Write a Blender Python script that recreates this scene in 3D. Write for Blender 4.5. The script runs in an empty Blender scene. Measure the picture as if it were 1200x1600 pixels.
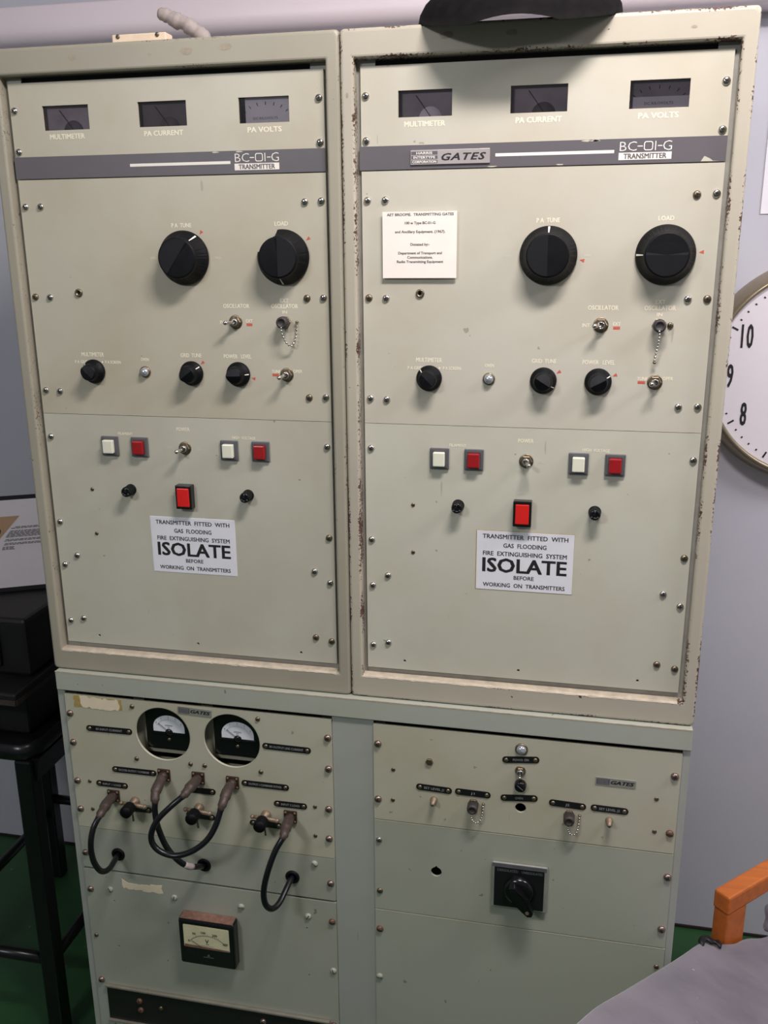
import bpy, bmesh, math, random
from math import sin, cos, pi, radians, hypot, atan2
from mathutils import Vector, Matrix
random.seed(7)
SC = bpy.context.scene
COL = SC.collection

# ------------------------------------------------------------------ camera
cam_d = bpy.data.cameras.new('camera')
cam = bpy.data.objects.new('camera', cam_d)
COL.objects.link(cam)
SC.camera = cam
PITCH, YAW, ROLL = -0.2772, -0.2097, -0.0075
F_ = Vector((sin(YAW) * cos(PITCH), cos(YAW) * cos(PITCH), sin(PITCH)))
R_ = Vector((cos(YAW), -sin(YAW), 0))
U_ = R_.cross(F_)
R2 = cos(ROLL) * R_ + sin(ROLL) * U_
U2 = -sin(ROLL) * R_ + cos(ROLL) * U_
M = Matrix((R2, U2, -F_)).transposed().to_4x4()
M.translation = Vector((0.3100, -1.3104, 1.6955))
cam.matrix_world = M
cam_d.sensor_fit = 'VERTICAL'
cam_d.sensor_height = 24.0
cam_d.lens = 1428.24 / 1600 * 24.0
cam_d.clip_start = 0.02

# ------------------------------------------------------------------ world, lights, exposure
w = bpy.data.worlds.new('world')
SC.world = w
w.use_nodes = True
w.node_tree.nodes['Background'].inputs[0].default_value = (0.93, 0.95, 1.0, 1)
w.node_tree.nodes['Background'].inputs[1].default_value = 0.14


def area(name, loc, size, power, color, aim):
    d = bpy.data.lights.new(name, 'AREA')
    d.shape = 'RECTANGLE'
    d.size, d.size_y = size
    d.energy = power
    d.color = color
    o = bpy.data.objects.new(name, d)
    COL.objects.link(o)
    o.location = loc
    o.rotation_euler = (Vector(aim) - Vector(loc)).to_track_quat('-Z', 'Y').to_euler()
    return o


area('ceiling_and_fill_light', (0.46, -0.66, 2.62), (0.5, 0.14), 22.5, (1.0, 0.92, 0.91), (0.36, -0.25, 1.0))
area('ceiling_and_fill_light', (-1.0, -2.3, 2.62), (0.5, 0.12), 17.0, (0.95, 0.97, 1.0), (-0.3, -0.3, 1.0))
area('ceiling_and_fill_light', (1.9, -0.3, 2.62), (1.0, 0.3), 24.0, (1.0, 0.95, 1.0), (1.4, 0.6, 1.3))  # added fill to brighten the right-hand wall, no lamp known there
SC.view_settings.view_transform = 'Standard'
SC.view_settings.look = 'None'
SC.view_settings.gamma = 1.0
SC.view_settings.exposure = 0.0
SC.view_settings.use_curve_mapping = False


# ------------------------------------------------------------------ materials
def srgb(r, g, b):
    f = lambda c: (c / 255 / 12.92) if c / 255 <= .04045 else ((c / 255 + .055) / 1.055) ** 2.4
    return (f(r), f(g), f(b), 1)


class N:
    """thin wrapper for building node materials"""
    def __init__(s, name):
        s.m = bpy.data.materials.new(name)
        s.m.use_nodes = True
        s.t = s.m.node_tree
        s.b = s.t.nodes['Principled BSDF']

    def node(s, typ, **kw):
        n = s.t.nodes.new(typ)
        for k, v in kw.items():
            setattr(n, k, v)
        return n

    def link(s, a, b):
        s.t.links.new(a, b)

    def math(s, op, a, b=0.0, clamp=False):
        n = s.node('ShaderNodeMath', operation=op, use_clamp=clamp)
        for i, v in enumerate((a, b)):
            if isinstance(v, (int, float)):
                n.inputs[i].default_value = v
            else:
                s.link(v, n.inputs[i])
        return n.outputs[0]

    def coords(s):
        return s.node('ShaderNodeTexCoord').outputs['Object']

    def noise(s, scale, detail=3.0, rough=0.55, vec=None):
        n = s.node('ShaderNodeTexNoise')
        n.inputs['Scale'].default_value = scale
        n.inputs['Detail'].default_value = detail
        n.inputs['Roughness'].default_value = rough
        s.link(vec if vec is not None else s.coords(), n.inputs['Vector'])
        return n.outputs['Fac']

    def mix(s, fac, a, b):
        n = s.node('ShaderNodeMix', data_type='RGBA')
        for sock, v in ((n.inputs[0], fac), (n.inputs[6], a), (n.inputs[7], b)):
            if isinstance(v, (int, float)):
                sock.default_value = v
            elif isinstance(v, tuple):
                sock.default_value = v
            else:
                s.link(v, sock)
        return n.outputs[2]

    def ramp(s, fac, lo, hi):
        n = s.node('ShaderNodeMapRange')
        n.inputs['From Min'].default_value = lo
        n.inputs['From Max'].default_value = hi
        s.link(fac, n.inputs['Value'])
        return n.outputs[0]

    def bump(s, h, dist, strength=1.0):
        n = s.node('ShaderNodeBump')
        n.inputs['Distance'].default_value = dist
        n.inputs['Strength'].default_value = strength
        s.link(h, n.inputs['Height'])
        s.link(n.outputs[0], s.b.inputs['Normal'])


def dark(c, k):
    return (c[0] * k, c[1] * k, c[2] * k, 1)


def simple(name, col, rough=.5, metal=0.0, var=.12, scale=40, bump=0.0, coat=0.0, spec=.5):
    n = N(name)
    f = n.noise(scale, 4)
    c = n.mix(n.ramp(f, .3, .7), dark(col, 1 - var), dark(col, 1 + var))
    n.link(c, n.b.inputs['Base Color'])
    n.b.inputs['Roughness'].default_value = rough
    n.b.inputs['Metallic'].default_value = metal
    n.b.inputs['Coat Weight'].default_value = coat
    n.b.inputs['Specular IOR Level'].default_value = spec
    if bump:
        n.bump(f, bump)
    return n.m


def panel_paint(name, col, stain, stain_amt=.35, dirt=.5, seed=0.0):
    """old semi-gloss enamel, hand grime and scattered flecks"""
    n = N(name)
    v = n.node('ShaderNodeVectorMath', operation='ADD')
    n.link(n.coords(), v.inputs[0])
    v.inputs[1].default_value = (seed, seed * .7, seed * 1.3)
    vv = v.outputs[0]
    big = n.ramp(n.noise(5.5, 4, .6, vv), .42, .78)
    fine = n.ramp(n.noise(900, 2, .5, vv), .3, .7)
    c = n.mix(n.math('MULTIPLY', big, stain_amt), col, stain)
    c = n.mix(n.math('MULTIPLY', fine, .07), c, dark(col, .6))
    fl = n.noise(60, 2, .5, vv)
    fleck = n.math('GREATER_THAN', fl, .755)
    c = n.mix(n.math('MULTIPLY', fleck, dirt), c, dark(stain, .45))
    # slightly dirtier cloud, long scratches
    m = n.node('ShaderNodeMapping')
    m.inputs['Scale'].default_value = (120, 120, 14)
    m.inputs['Rotation'].default_value = (0, .5, 0)
    n.link(vv, m.inputs[0])
    sc = n.math('GREATER_THAN', n.noise(1.0, 1, .5, m.outputs[0]), .80)
    c = n.mix(n.math('MULTIPLY', sc, .35), c, dark(stain, .6))
    n.link(c, n.b.inputs['Base Color'])
    n.link(n.math('ADD', n.math('MULTIPLY', big, .12), .40), n.b.inputs['Roughness'])
    n.bump(n.noise(700, 2, .5, vv), .00006, .6)
    return n.m


def worn_frame(name, col, x0, x1, z0, z1, ix0, ix1, iz0, iz1, amt, chip, seed):
    """enamel over steel: chips and rust crowd along the outer and inner edges of the rectangular frame"""
    n = N(name)
    co = n.coords()
    sep = n.node('ShaderNodeSeparateXYZ')
    n.link(co, sep.inputs[0])
    X, Z = sep.outputs[0], sep.outputs[2]

    def rect(a0, a1, b0, b1):
        dx = n.math('SUBTRACT', n.math('ABSOLUTE', n.math('SUBTRACT', X, (a0 + a1) / 2)), (a1 - a0) / 2)
        dz = n.math('SUBTRACT', n.math('ABSOLUTE', n.math('SUBTRACT', Z, (b0 + b1) / 2)), (b1 - b0) / 2)
        return n.math('ABSOLUTE', n.math('MAXIMUM', dx, dz))
    d = n.math('MINIMUM', rect(x0, x1, z0, z1), rect(ix0, ix1, iz0, iz1))
    near = n.math('SUBTRACT', 1.0, n.math('DIVIDE', d, .0075), True)
    near = n.math('MULTIPLY', near, n.math('SUBTRACT', 1.0, n.math('DIVIDE', sep.outputs[1], .06), True))
    v = n.node('ShaderNodeVectorMath', operation='ADD')
    n.link(co, v.inputs[0])
    v.inputs[1].default_value = (seed, seed, seed * .3)
    vv = v.outputs[0]
    a = n.noise(290, 3, .6, vv)
    clus = n.ramp(n.noise(11, 3, .6, vv), .38, .66)
    s = n.math('ADD', a, n.math('MULTIPLY', n.math('MULTIPLY', near, clus), .37 * amt))
    s = n.math('ADD', s, n.math('MULTIPLY', near, .07 * amt))
    lone = n.math('GREATER_THAN', n.noise(75, 2, .5, vv), .775 - .03 * amt)
    mask = n.math('MAXIMUM', n.math('GREATER_THAN', s, .80), lone)
    base = n.mix(n.math('MULTIPLY', n.ramp(n.noise(6, 4, .6, vv), .4, .75), .30), col, dark(col, .72))
    base = n.mix(n.math('MULTIPLY', n.ramp(n.noise(800, 2, .5, vv), .3, .7), .12), base, dark(col, .6))
    rust = n.mix(n.ramp(n.noise(300, 2, .5, vv), .35, .65), chip, dark(chip, .35))
    c = n.mix(mask, base, rust)
    n.link(c, n.b.inputs['Base Color'])
    n.link(n.math('ADD', n.math('MULTIPLY', mask, .3), .45), n.b.inputs['Roughness'])
    n.bump(n.math('SUBTRACT', n.math('MULTIPLY', n.noise(700, 2, .5, vv), .2), mask), .0003, .5)
    return n.m


MAT = {}
CREAM = srgb(201, 197, 178)
MAT['tune_r'] = panel_paint('tune_panel_paint', srgb(199, 195, 180), srgb(176, 162, 132), .40, .5, 1.3)
MAT['tune_l'] = panel_paint('tune_panel_paint_b', srgb(190, 185, 167), srgb(166, 150, 120), .45, .5, 4.1)
MAT['low_r'] = panel_paint('power_panel_paint', srgb(198, 197, 181), srgb(168, 160, 135), .35, .6, 2.2)
MAT['low_l'] = panel_paint('power_panel_paint_b', srgb(192, 190, 174), srgb(160, 152, 128), .4, .6, 6.0)
MAT['rack_cream'] = panel_paint('rack_panel_cream', srgb(186, 184, 164), srgb(160, 148, 110), .35, .5, 3.1)
MAT['rack_green'] = panel_paint('rack_panel_green', srgb(167, 169, 155), srgb(130, 132, 110), .3, .6, 5.5)
MAT['rack_green2'] = panel_paint('rack_panel_green_b', srgb(168, 171, 156), srgb(138, 138, 112), .3, .6, 8.5)
MAT['rack_frame'] = panel_paint('rack_frame_paint', srgb(166, 169, 161), srgb(138, 140, 118), .25, .8, 7.7)
MAT['shelf'] = panel_paint('rack_top_paint', srgb(172, 176, 164), srgb(150, 142, 100), .25, .8, 9.7)
MAT['rail'] = simple('rail_paint', srgb(150, 148, 140), .5)
MAT['inside'] = simple('inside_dark', srgb(38, 36, 34), .8)
MAT['band'] = panel_paint('band_grey', srgb(98, 94, 98), srgb(80, 76, 80), .5, .4, 3.3)
MAT['white'] = simple('white_print', srgb(238, 232, 222), .6, var=.03)
MAT['print'] = simple('cream_print', srgb(240, 232, 208), .6, var=.06, scale=300)
MAT['faint'] = simple('faded_print', srgb(205, 203, 190), .6, var=.05, scale=300)
MAT['red_print'] = simple('red_print', srgb(200, 92, 74), .6, var=.08, scale=300)
MAT['ink'] = simple('black_ink', srgb(30, 28, 30), .6, var=.1)
MAT['grey_ink'] = simple('grey_ink', srgb(95, 90, 90), .7, var=.1)
MAT['sticker'] = simple('sticker_white', srgb(228, 228, 234), .35, var=.02)
MAT['card'] = simple('card_paper', srgb(246, 238, 228), .7, var=.02)
MAT['knob'] = simple('black_phenolic', srgb(13, 14, 17), .5, var=.15, scale=60, spec=.18)
MAT['knob_lit'] = simple('black_phenolic_lit', srgb(17, 18, 23), .55, var=.1, spec=.3)
MAT['gloss'] = simple('gloss_black', srgb(16, 16, 18), .18, var=.1)
MAT['chrome'] = simple('nickel', srgb(200, 196, 190), .22, metal=1.0, var=.1, scale=300)
MAT['dull'] = simple('dull_nickel', srgb(132, 120, 100), .38, metal=.9, var=.2, scale=300)
MAT['brass'] = simple('dusty_brass', srgb(142, 124, 104), .5, metal=.5, var=.25, scale=260)
MAT['copper'] = simple('rusty_screw', srgb(142, 124, 115), .3, metal=.8, var=.3, scale=400)
MAT['rust'] = simple('rusted_screw', srgb(108, 80, 66), .55, metal=.4, var=.3, scale=400)
MAT['slot'] = simple('screw_slot', srgb(30, 24, 20), .8)
MAT['bnc'] = simple('connector_cap', srgb(62, 56, 56), .5, metal=.2)
MAT['plug'] = simple('brown_plug', srgb(78, 66, 60), .5, metal=.25, var=.2, scale=200)
MAT['flange'] = simple('brown_flange', srgb(62, 48, 42), .5, metal=.4, var=.3, scale=300)
MAT['cable'] = simple('cable_jacket', srgb(14, 15, 19), .3, var=.15, scale=120)
MAT['bezel'] = simple('button_bezel', srgb(92, 92, 96), .45)
MAT['btn_white'] = simple('button_white', srgb(226, 226, 206), .3, var=.03)
MAT['btn_red'] = simple('button_red', srgb(150, 24, 28), .3, var=.1)
MAT['rocker_red'] = simple('rocker_red', srgb(214, 34, 30), .3, var=.04)
MAT['lamp_lens'] = simple('lamp_lens', srgb(170, 176, 182), .12, metal=.5, var=.2, scale=300)
MAT['meter_dark'] = simple('meter_shroud', srgb(92, 84, 86), .6, var=.25, scale=25)
MAT['meter_grey'] = simple('meter_grey', srgb(160, 150, 154), .5, var=.2, scale=30)
MAT['meter_white'] = simple('meter_dial_and_glint', srgb(236, 230, 234), .6, var=.05)
MAT['meter_cream'] = simple('meter_dial_cream', srgb(212, 206, 168), .6, var=.08)
MAT['meter_blue'] = simple('meter_dial_cool', srgb(232, 234, 240), .5, var=.03)
MAT['alu'] = simple('badge_aluminium', srgb(190, 182, 180), .35, metal=.5, var=.06)
MAT['alu_dull'] = simple('badge_dull', srgb(150, 152, 142), .45, metal=.3)
MAT['tag'] = simple('black_tag', srgb(22, 22, 24), .35)
MAT['tag_print'] = simple('tag_print', srgb(150, 152, 150), .6)
MAT['worn_lit'] = simple('worn_lit_edge', srgb(188, 176, 156), .6, var=.18, scale=70)  # worn shelf edge; on the cabinet ledges light from above painted pale
MAT['residue'] = simple('glue_residue', srgb(158, 146, 126), .45, var=.12, scale=120)
MAT['peel'] = simple('peeled_paper', srgb(226, 212, 184), .8, var=.05)
MAT['glue'] = simple('old_glue', srgb(168, 146, 84), .6, var=.15, scale=200)
MAT['dust'] = simple('brown_dust', srgb(124, 92, 78), .9, var=.25, scale=120)
MAT['trimmetal'] = simple('strip_trim', srgb(168, 160, 146), .3, metal=.6)
MAT['clock_case'] = simple('clock_case', srgb(150, 138, 116), .3, metal=.5, var=.04)
MAT['clock_dial'] = simple('clock_dial', srgb(236, 230, 236), .5, var=.01)
MAT['notice'] = simple('notice_paper', srgb(245, 243, 248), .6, var=.01)
MAT['poster'] = simple('poster_white', srgb(244, 234, 238), .3, var=.02)
MAT['tan'] = simple('poster_tan', srgb(198, 158, 122), .35, var=.04)
MAT['black_metal'] = simple('black_metal', srgb(20, 20, 22), .28, var=.2)
MAT['black_case'] = simple('black_case', srgb(20, 19, 19), .5, var=.3, scale=15)
MAT['case_edge'] = simple('case_edge', srgb(58, 48, 44), .6, var=.2)
MAT['leather'] = simple('dark_leather', srgb(14, 12, 13), .9, var=.45, scale=60, bump=.001, spec=.15)
MAT['tape'] = simple('grey_tape', srgb(168, 156, 152), .6, var=.08, scale=120, bump=.0006)
MAT['creamwood'] = simple('cream_strip', srgb(232, 210, 184), .6, var=.06)


def wood(name, col):
    n = N(name)
    m = n.node('ShaderNodeMapping')
    m.inputs['Rotation'].default_value = (0, 0, -pi / 4)
    m.inputs['Scale'].default_value = (5, 90, 60)
    n.link(n.coords(), m.inputs[0])
    f = n.noise(1.0, 4, .6, m.outputs[0])
    c = n.mix(n.ramp(f, .3, .7), dark(col, .78), dark(col, 1.12))
    n.link(c, n.b.inputs['Base Color'])
    n.b.inputs['Roughness'].default_value = .38
    return n.m


MAT['wood'] = wood('orange_wood', srgb(192, 104, 40))


def cloth_mat():
    n = N('grey_cloth')
    big = n.ramp(n.noise(9, 4, .6), .35, .7)
    c = n.mix(big, srgb(116, 107, 117), srgb(94, 87, 97))
    sp = n.math('GREATER_THAN', n.noise(110, 1, .5), .79)
    c = n.mix(sp, c, srgb(200, 160, 160))
    n.link(c, n.b.inputs['Base Color'])
    n.b.inputs['Roughness'].default_value = .95
    n.b.inputs['Sheen Weight'].default_value = .4
    n.bump(n.noise(500, 2), .0005, .5)
    return n.m


MAT['cloth'] = cloth_mat()


def wall_mat():
    n = N('wall_paint')
    c = n.mix(n.ramp(n.noise(2.5, 4), .35, .7), srgb(203, 203, 212), srgb(196, 196, 206))
    c = n.mix(n.math('GREATER_THAN', n.noise(30, 2), .77), c, srgb(150, 150, 160))
    n.link(c, n.b.inputs['Base Color'])
    n.b.inputs['Roughness'].default_value = .55
    n.bump(n.noise(150, 3), .0004, .4)
    return n.m


def floor_mat():
    n = N('green_floor')
    c = n.mix(n.ramp(n.noise(3, 4), .35, .7), srgb(42, 86, 44), srgb(32, 70, 36))
    c = n.mix(n.math('GREATER_THAN', n.noise(55, 2), .74), c, srgb(110, 130, 100))
    n.link(c, n.b.inputs['Base Color'])
    n.b.inputs['Roughness'].default_value = .4
    return n.m


MAT['wall'] = wall_mat()
MAT['floor'] = floor_mat()
MAT['trunk'] = simple('trunking_paint', srgb(240, 227, 233), .4, var=.02, scale=4)
MAT['ceiling'] = simple('ceiling_paint', srgb(225, 225, 225), .8, var=.02)

GLASS = N('window_glass')                       # thin pane: clear with a fresnel sheen
_t = GLASS.t
_tr = GLASS.node('ShaderNodeBsdfTransparent')
_tr.inputs[0].default_value = (.93, .91, .93, 1)
_gl = GLASS.node('ShaderNodeBsdfGlossy')
_gl.inputs['Roughness'].default_value = .10
_fr = GLASS.node('ShaderNodeFresnel')
_fr.inputs[0].default_value = 1.6
_mx = GLASS.node('ShaderNodeMixShader')
GLASS.link(_fr.outputs[0], _mx.inputs[0])
GLASS.link(_tr.outputs[0], _mx.inputs[1])
GLASS.link(_gl.outputs[0], _mx.inputs[2])
GLASS.link(_mx.outputs[0], _t.nodes['Material Output'].inputs[0])
MAT['glass'] = GLASS.m

# ------------------------------------------------------------------ geometry helpers
WL = {}


def link(name, me, parent=None, loc=(0, 0, 0), rot=None, **props):
    o = bpy.data.objects.new(name, me)
    COL.objects.link(o)
    L = Vector(loc)
    if parent is not None:
        o.parent = parent
        o.location = L - WL[parent.name]
    else:
        o.location = L
    if rot:
        o.rotation_euler = rot
    WL[o.name] = L
    for k, v in props.items():
        o[k] = v
    return o


def thing(name, label, cat, loc, group=None):
    o = link(name, None, None, loc, label=label, category=cat)
    if group:
        o['group'] = group
    return o


def eval_mesh(cu):
    o = bpy.data.objects.new('tmp_curve', cu)
    COL.objects.link(o)
    dg = bpy.context.evaluated_depsgraph_get()
    dg.update()
    me = bpy.data.meshes.new_from_object(o.evaluated_get(dg))
    vs = [tuple(v.co) for v in me.vertices]
    fs = [tuple(p.vertices) for p in me.polygons]
    bpy.data.objects.remove(o)
    bpy.data.meshes.remove(me)
    return vs, fs


_TC = {}


def glyphs(s, bold=0.0, shear=0.0, space=1.0):
    k = (s, bold, shear, space)
    if k not in _TC:
        cu = bpy.data.curves.new('tmp_text', 'FONT')
        cu.body = s
        cu.size = 1.0
        cu.resolution_u = 2
        cu.offset = bold
        cu.shear = shear
        cu.space_character = space
        cu.fill_mode = 'FRONT'
        vs, fs = eval_mesh(cu)
        bpy.data.curves.remove(cu)
        x0 = min(v[0] for v in vs)
        x1 = max(v[0] for v in vs)
        y0 = min(v[1] for v in vs)
        y1 = max(v[1] for v in vs)
        _TC[k] = (vs, fs, x0, x1, y0, y1)
    return _TC[k]


class MB:
    def __init__(s):
        s.v, s.f, s.m, s.sm, s.mats = [], [], [], [], []

    def mi(s, mat):
        if mat not in s.mats:
            s.mats.append(mat)
        return s.mats.index(mat)

    def add(s, vs, fs, mat, smooth=False):
        b = len(s.v)
        s.v += [tuple(v) for v in vs]
        i = s.mi(mat)
        for f in fs:
            s.f.append(tuple(b + k for k in f))
            s.m.append(i)
            s.sm.append(smooth)
        return s

    def box(s, x0, x1, y0, y1, z0, z1, mat):
        vs = [(x, y, z) for x in (x0, x1) for y in (y0, y1) for z in (z0, z1)]
        return s.add(vs, [(0, 1, 3, 2), (4, 6, 7, 5), (0, 4, 5, 1), (2, 3, 7, 6), (0, 2, 6, 4), (1, 5, 7, 3)], mat)

    def cbox(s, x0, x1, y0, y1, z0, z1, mat, c=.002):
        """box with chamfered edges"""
        c = min(c, (x1 - x0) / 2.1, (y1 - y0) / 2.1, (z1 - z0) / 2.1)
        bm = bmesh.new()
        bmesh.ops.create_cube(bm, size=1.0)
        for v in bm.verts:
            v.co = Vector(((x0 + x1) / 2 + v.co.x * (x1 - x0), (y0 + y1) / 2 + v.co.y * (y1 - y0), (z0 + z1) / 2 + v.co.z * (z1 - z0)))
        bmesh.ops.bevel(bm, geom=bm.edges[:], offset=c, segments=2, affect='EDGES', profile=.5)
        bm.verts.index_update()
        s.add([v.co[:] for v in bm.verts], [tuple(v.index for v in f.verts) for f in bm.faces], mat)
        bm.free()
        return s

    def xform(s, mtx, start=0):
        for i in range(start, len(s.v)):
            s.v[i] = tuple(mtx @ Vector(s.v[i]))

    def lathe(s, prof, mat, c=(0, 0, 0), seg=24, rfun=None, smooth=True, a0=0.0):
        """profile of (radius, height towards the viewer along -y) around the y axis"""
        vs, fs = [], []
        n = len(prof)
        for k in range(seg):
            a = a0 + 2 * pi * k / seg
            for (r, h) in prof:
                rr = rfun(r, h, a) if rfun else r
                vs.append((c[0] + rr * cos(a), c[1] - h, c[2] + rr * sin(a)))
        for k in range(seg):
            k2 = (k + 1) % seg
            for j in range(n - 1):
                fs.append((k * n + j, k * n + j + 1, k2 * n + j + 1, k2 * n + j))
        if prof[-1][0] > 1e-6:
            fs.append(tuple(k * n + n - 1 for k in range(seg)))
        return s.add(vs, fs, mat, smooth)

    def prism(s, poly, yf, yb, mat, smooth=False):
        """polygon in x,z extruded from yf (front) to yb"""
        n = len(poly)
        vs = [(x, yf, z) for x, z in poly] + [(x, yb, z) for x, z in poly]
        fs = [tuple(range(n)), tuple(range(2 * n - 1, n - 1, -1))]
        fs += [(i, i + n, (i + 1) % n + n, (i + 1) % n) for i in range(n)]
        return s.add(vs, fs, mat, smooth)

    def tube(s, pts, rad, mat, seg=10, caps=True):
        P = [Vector(p) for p in pts]
        n = len(P)
        R = rad if isinstance(rad, (list, tuple)) else [rad] * n
        vs, fs = [], []
        t = (P[1] - P[0]).normalized()
        up = Vector((0, 0, 1)) if abs(t.z) < .9 else Vector((1, 0, 0))
        nrm = t.cross(up).normalized()
        for i in range(n):
            t = (P[min(i + 1, n - 1)] - P[max(i - 1, 0)]).normalized()
            nrm = (nrm - t * nrm.dot(t)).normalized()
            b = t.cross(nrm)
            for k in range(seg):
                a = 2 * pi * k / seg
                vs.append(P[i] + R[i] * (cos(a) * nrm + sin(a) * b))
        for i in range(n - 1):
            for k in range(seg):
                k2 = (k + 1) % seg
                fs.append((i * seg + k, i * seg + k2, (i + 1) * seg + k2, (i + 1) * seg + k))
        if caps:
            fs.append(tuple(range(seg))[::-1])
            fs.append(tuple((n - 1) * seg + k for k in range(seg)))
        return s.add(vs, fs, mat, True)

    def sphere(s, c, r, mat, seg=8, rings=5):
        prof = [(r * sin(pi * j / rings), -r * cos(pi * j / rings)) for j in range(rings + 1)]
        prof[-1] = (0.0, r)
        return s.lathe(prof, mat, c, seg)

    def plate(s, outer, holes, yf, th, mat):
        """flat sheet in x,z with real holes (filled by a 2D curve)"""
        cu = bpy.data.curves.new('tmp_plate', 'CURVE')
        cu.dimensions = '2D'
        cu.fill_mode = 'BOTH'
        cu.extrude = th / 2
        for poly in [outer] + holes:
            sp = cu.splines.new('POLY')
            sp.points.add(len(poly) - 1)
            for p, (x, z) in zip(sp.points, poly):
                p.co = (x, z, 0, 1)
            sp.use_cyclic_u = True
        vs, fs = eval_mesh(cu)
        bpy.data.curves.remove(cu)
        return s.add([(x, yf + th / 2 - z, y) for x, y, z in vs], fs, mat)

    def text(s, txt, x, z, yf, mat, h=None, w=None, bold=0.0, shear=0.0, space=1.0, align='C', rot=0.0):
        """printed lettering; h is capital height, w total width (both optional)"""
        bo_ = min(bold, 0)
        vs, fs, x0, x1, y0, y1 = glyphs(txt, bo_, shear, space)
        capv = glyphs('H', bo_, 0, 1)
        ch = capv[5] - capv[4]
        sy = (h / ch) if h else None
        sx = (w / (x1 - x0)) if w else None
        sy = sy or sx
        sx = sx or sy
        ax = {'C': (x0 + x1) / 2, 'L': x0, 'R': x1}[align]
        out = []
        cr, sr = cos(rot), sin(rot)
        for (a, b, _) in vs:
            u, q = (a - ax) * sx, (b - ch / 2 - capv[4]) * sy
            out.append((x + u * cr - q * sr, yf, z + u * sr + q * cr))
        if bold > 0:
            q = bold * sy
            for k, (du, dw) in enumerate(((q, q * .6), (-q, q * .6), (q, -q * .6), (-q, -q * .6))):
                s.add([(a + du, b + 2e-6 * (k + 1), c + dw) for a, b, c in out], fs, mat)
        return s.add(out, fs, mat)

    def mesh(s, name):
        me = bpy.data.meshes.new(name)
        me.from_pydata(s.v, [], s.f)
        for m in s.mats:
            me.materials.append(MAT[m] if isinstance(m, str) else m)
        me.polygons.foreach_set('material_index', s.m)
        me.polygons.foreach_set('use_smooth', s.sm)
        me.update()
        bm = bmesh.new()
        bm.from_mesh(me)
        closed = [f for f in bm.faces if len(f.verts) > 2]
        bmesh.ops.recalc_face_normals(bm, faces=closed)
        bm.to_mesh(me)
        bm.free()
        return me

    def obj(s, name, parent=None, loc=(0, 0, 0), rot=None, **props):
        return link(name, s.mesh(name), parent, loc, rot, **props)


def rrect(x0, x1, z0, z1, r=0.0, n=4):
    if r <= 0:
        return [(x0, z0), (x1, z0), (x1, z1), (x0, z1)]
    out = []
    for cx, cz, a in ((x1 - r, z0 + r, -pi / 2), (x1 - r, z1 - r, 0), (x0 + r, z1 - r, pi / 2), (x0 + r, z0 + r, pi)):
        for k in range(n + 1):
            t = a + pi / 2 * k / n
            out.append((cx + r * cos(t), cz + r * sin(t)))
    return out


def circ(cx, cz, r, n=20):
    return [(cx + r * cos(2 * pi * k / n), cz + r * sin(2 * pi * k / n)) for k in range(n)]


def smooth_path(pts, k=6):
    P = [Vector(p) for p in pts]
    P = [P[0] * 2 - P[1]] + P + [P[-1] * 2 - P[-2]]
    out = []
    for i in range(1, len(P) - 2):
        p0, p1, p2, p3 = P[i - 1:i + 3]
        for j in range(k):
            t = j / k
            out.append(.5 * ((2 * p1) + (p2 - p0) * t + (2 * p0 - 5 * p1 + 4 * p2 - p3) * t * t + (-p0 + 3 * p1 - 3 * p2 + p3) * t ** 3))
    out.append(P[-2])
    return out


# ------------------------------------------------------------------ shared small meshes (local frame: -y is towards the viewer)
def screw_mesh(name, metal, r=.0053, h=.0036, cross=True):
    b = MB()
    b.lathe([(r, 0), (r, h * .25), (r * .93, h * .55), (r * .72, h * .85), (r * .4, h), (0, h * 1.03)], metal, seg=16)
    if cross:
        for (a, c) in ((r * .55, r * .12), (r * .12, r * .55)):
            b.box(-a, a, -h * 1.08, -h * .9, -c, c, 'slot')
    else:
        b.box(-r * .8, r * .8, -h * 1.06, -h * .9, -r * .1, r * .1, 'slot')
    return b.mesh(name)


SCREW = {
    'n': screw_mesh('screw', 'chrome'), 'd': screw_mesh('screw', 'dull'),
    'c': screw_mesh('screw', 'copper', .0062, .0052), 'r': screw_mesh('screw', 'rust', .0060, .005, False),
    's': screw_mesh('screw', 'dull', .0032, .0016), 'm': screw_mesh('screw', 'dull', .0042, .003, False),
    'g': screw_mesh('screw', 'rack_green', .0058, .0042, False),
    't': screw_mesh('rivet', 'dull', .0036, .0016, False),
}


def screw(parent, kind, x, y, z):
    nm = 'screw'
    return link(nm, SCREW[kind], parent, (x, y, z), (0, random.uniform(0, pi), 0))


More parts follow.
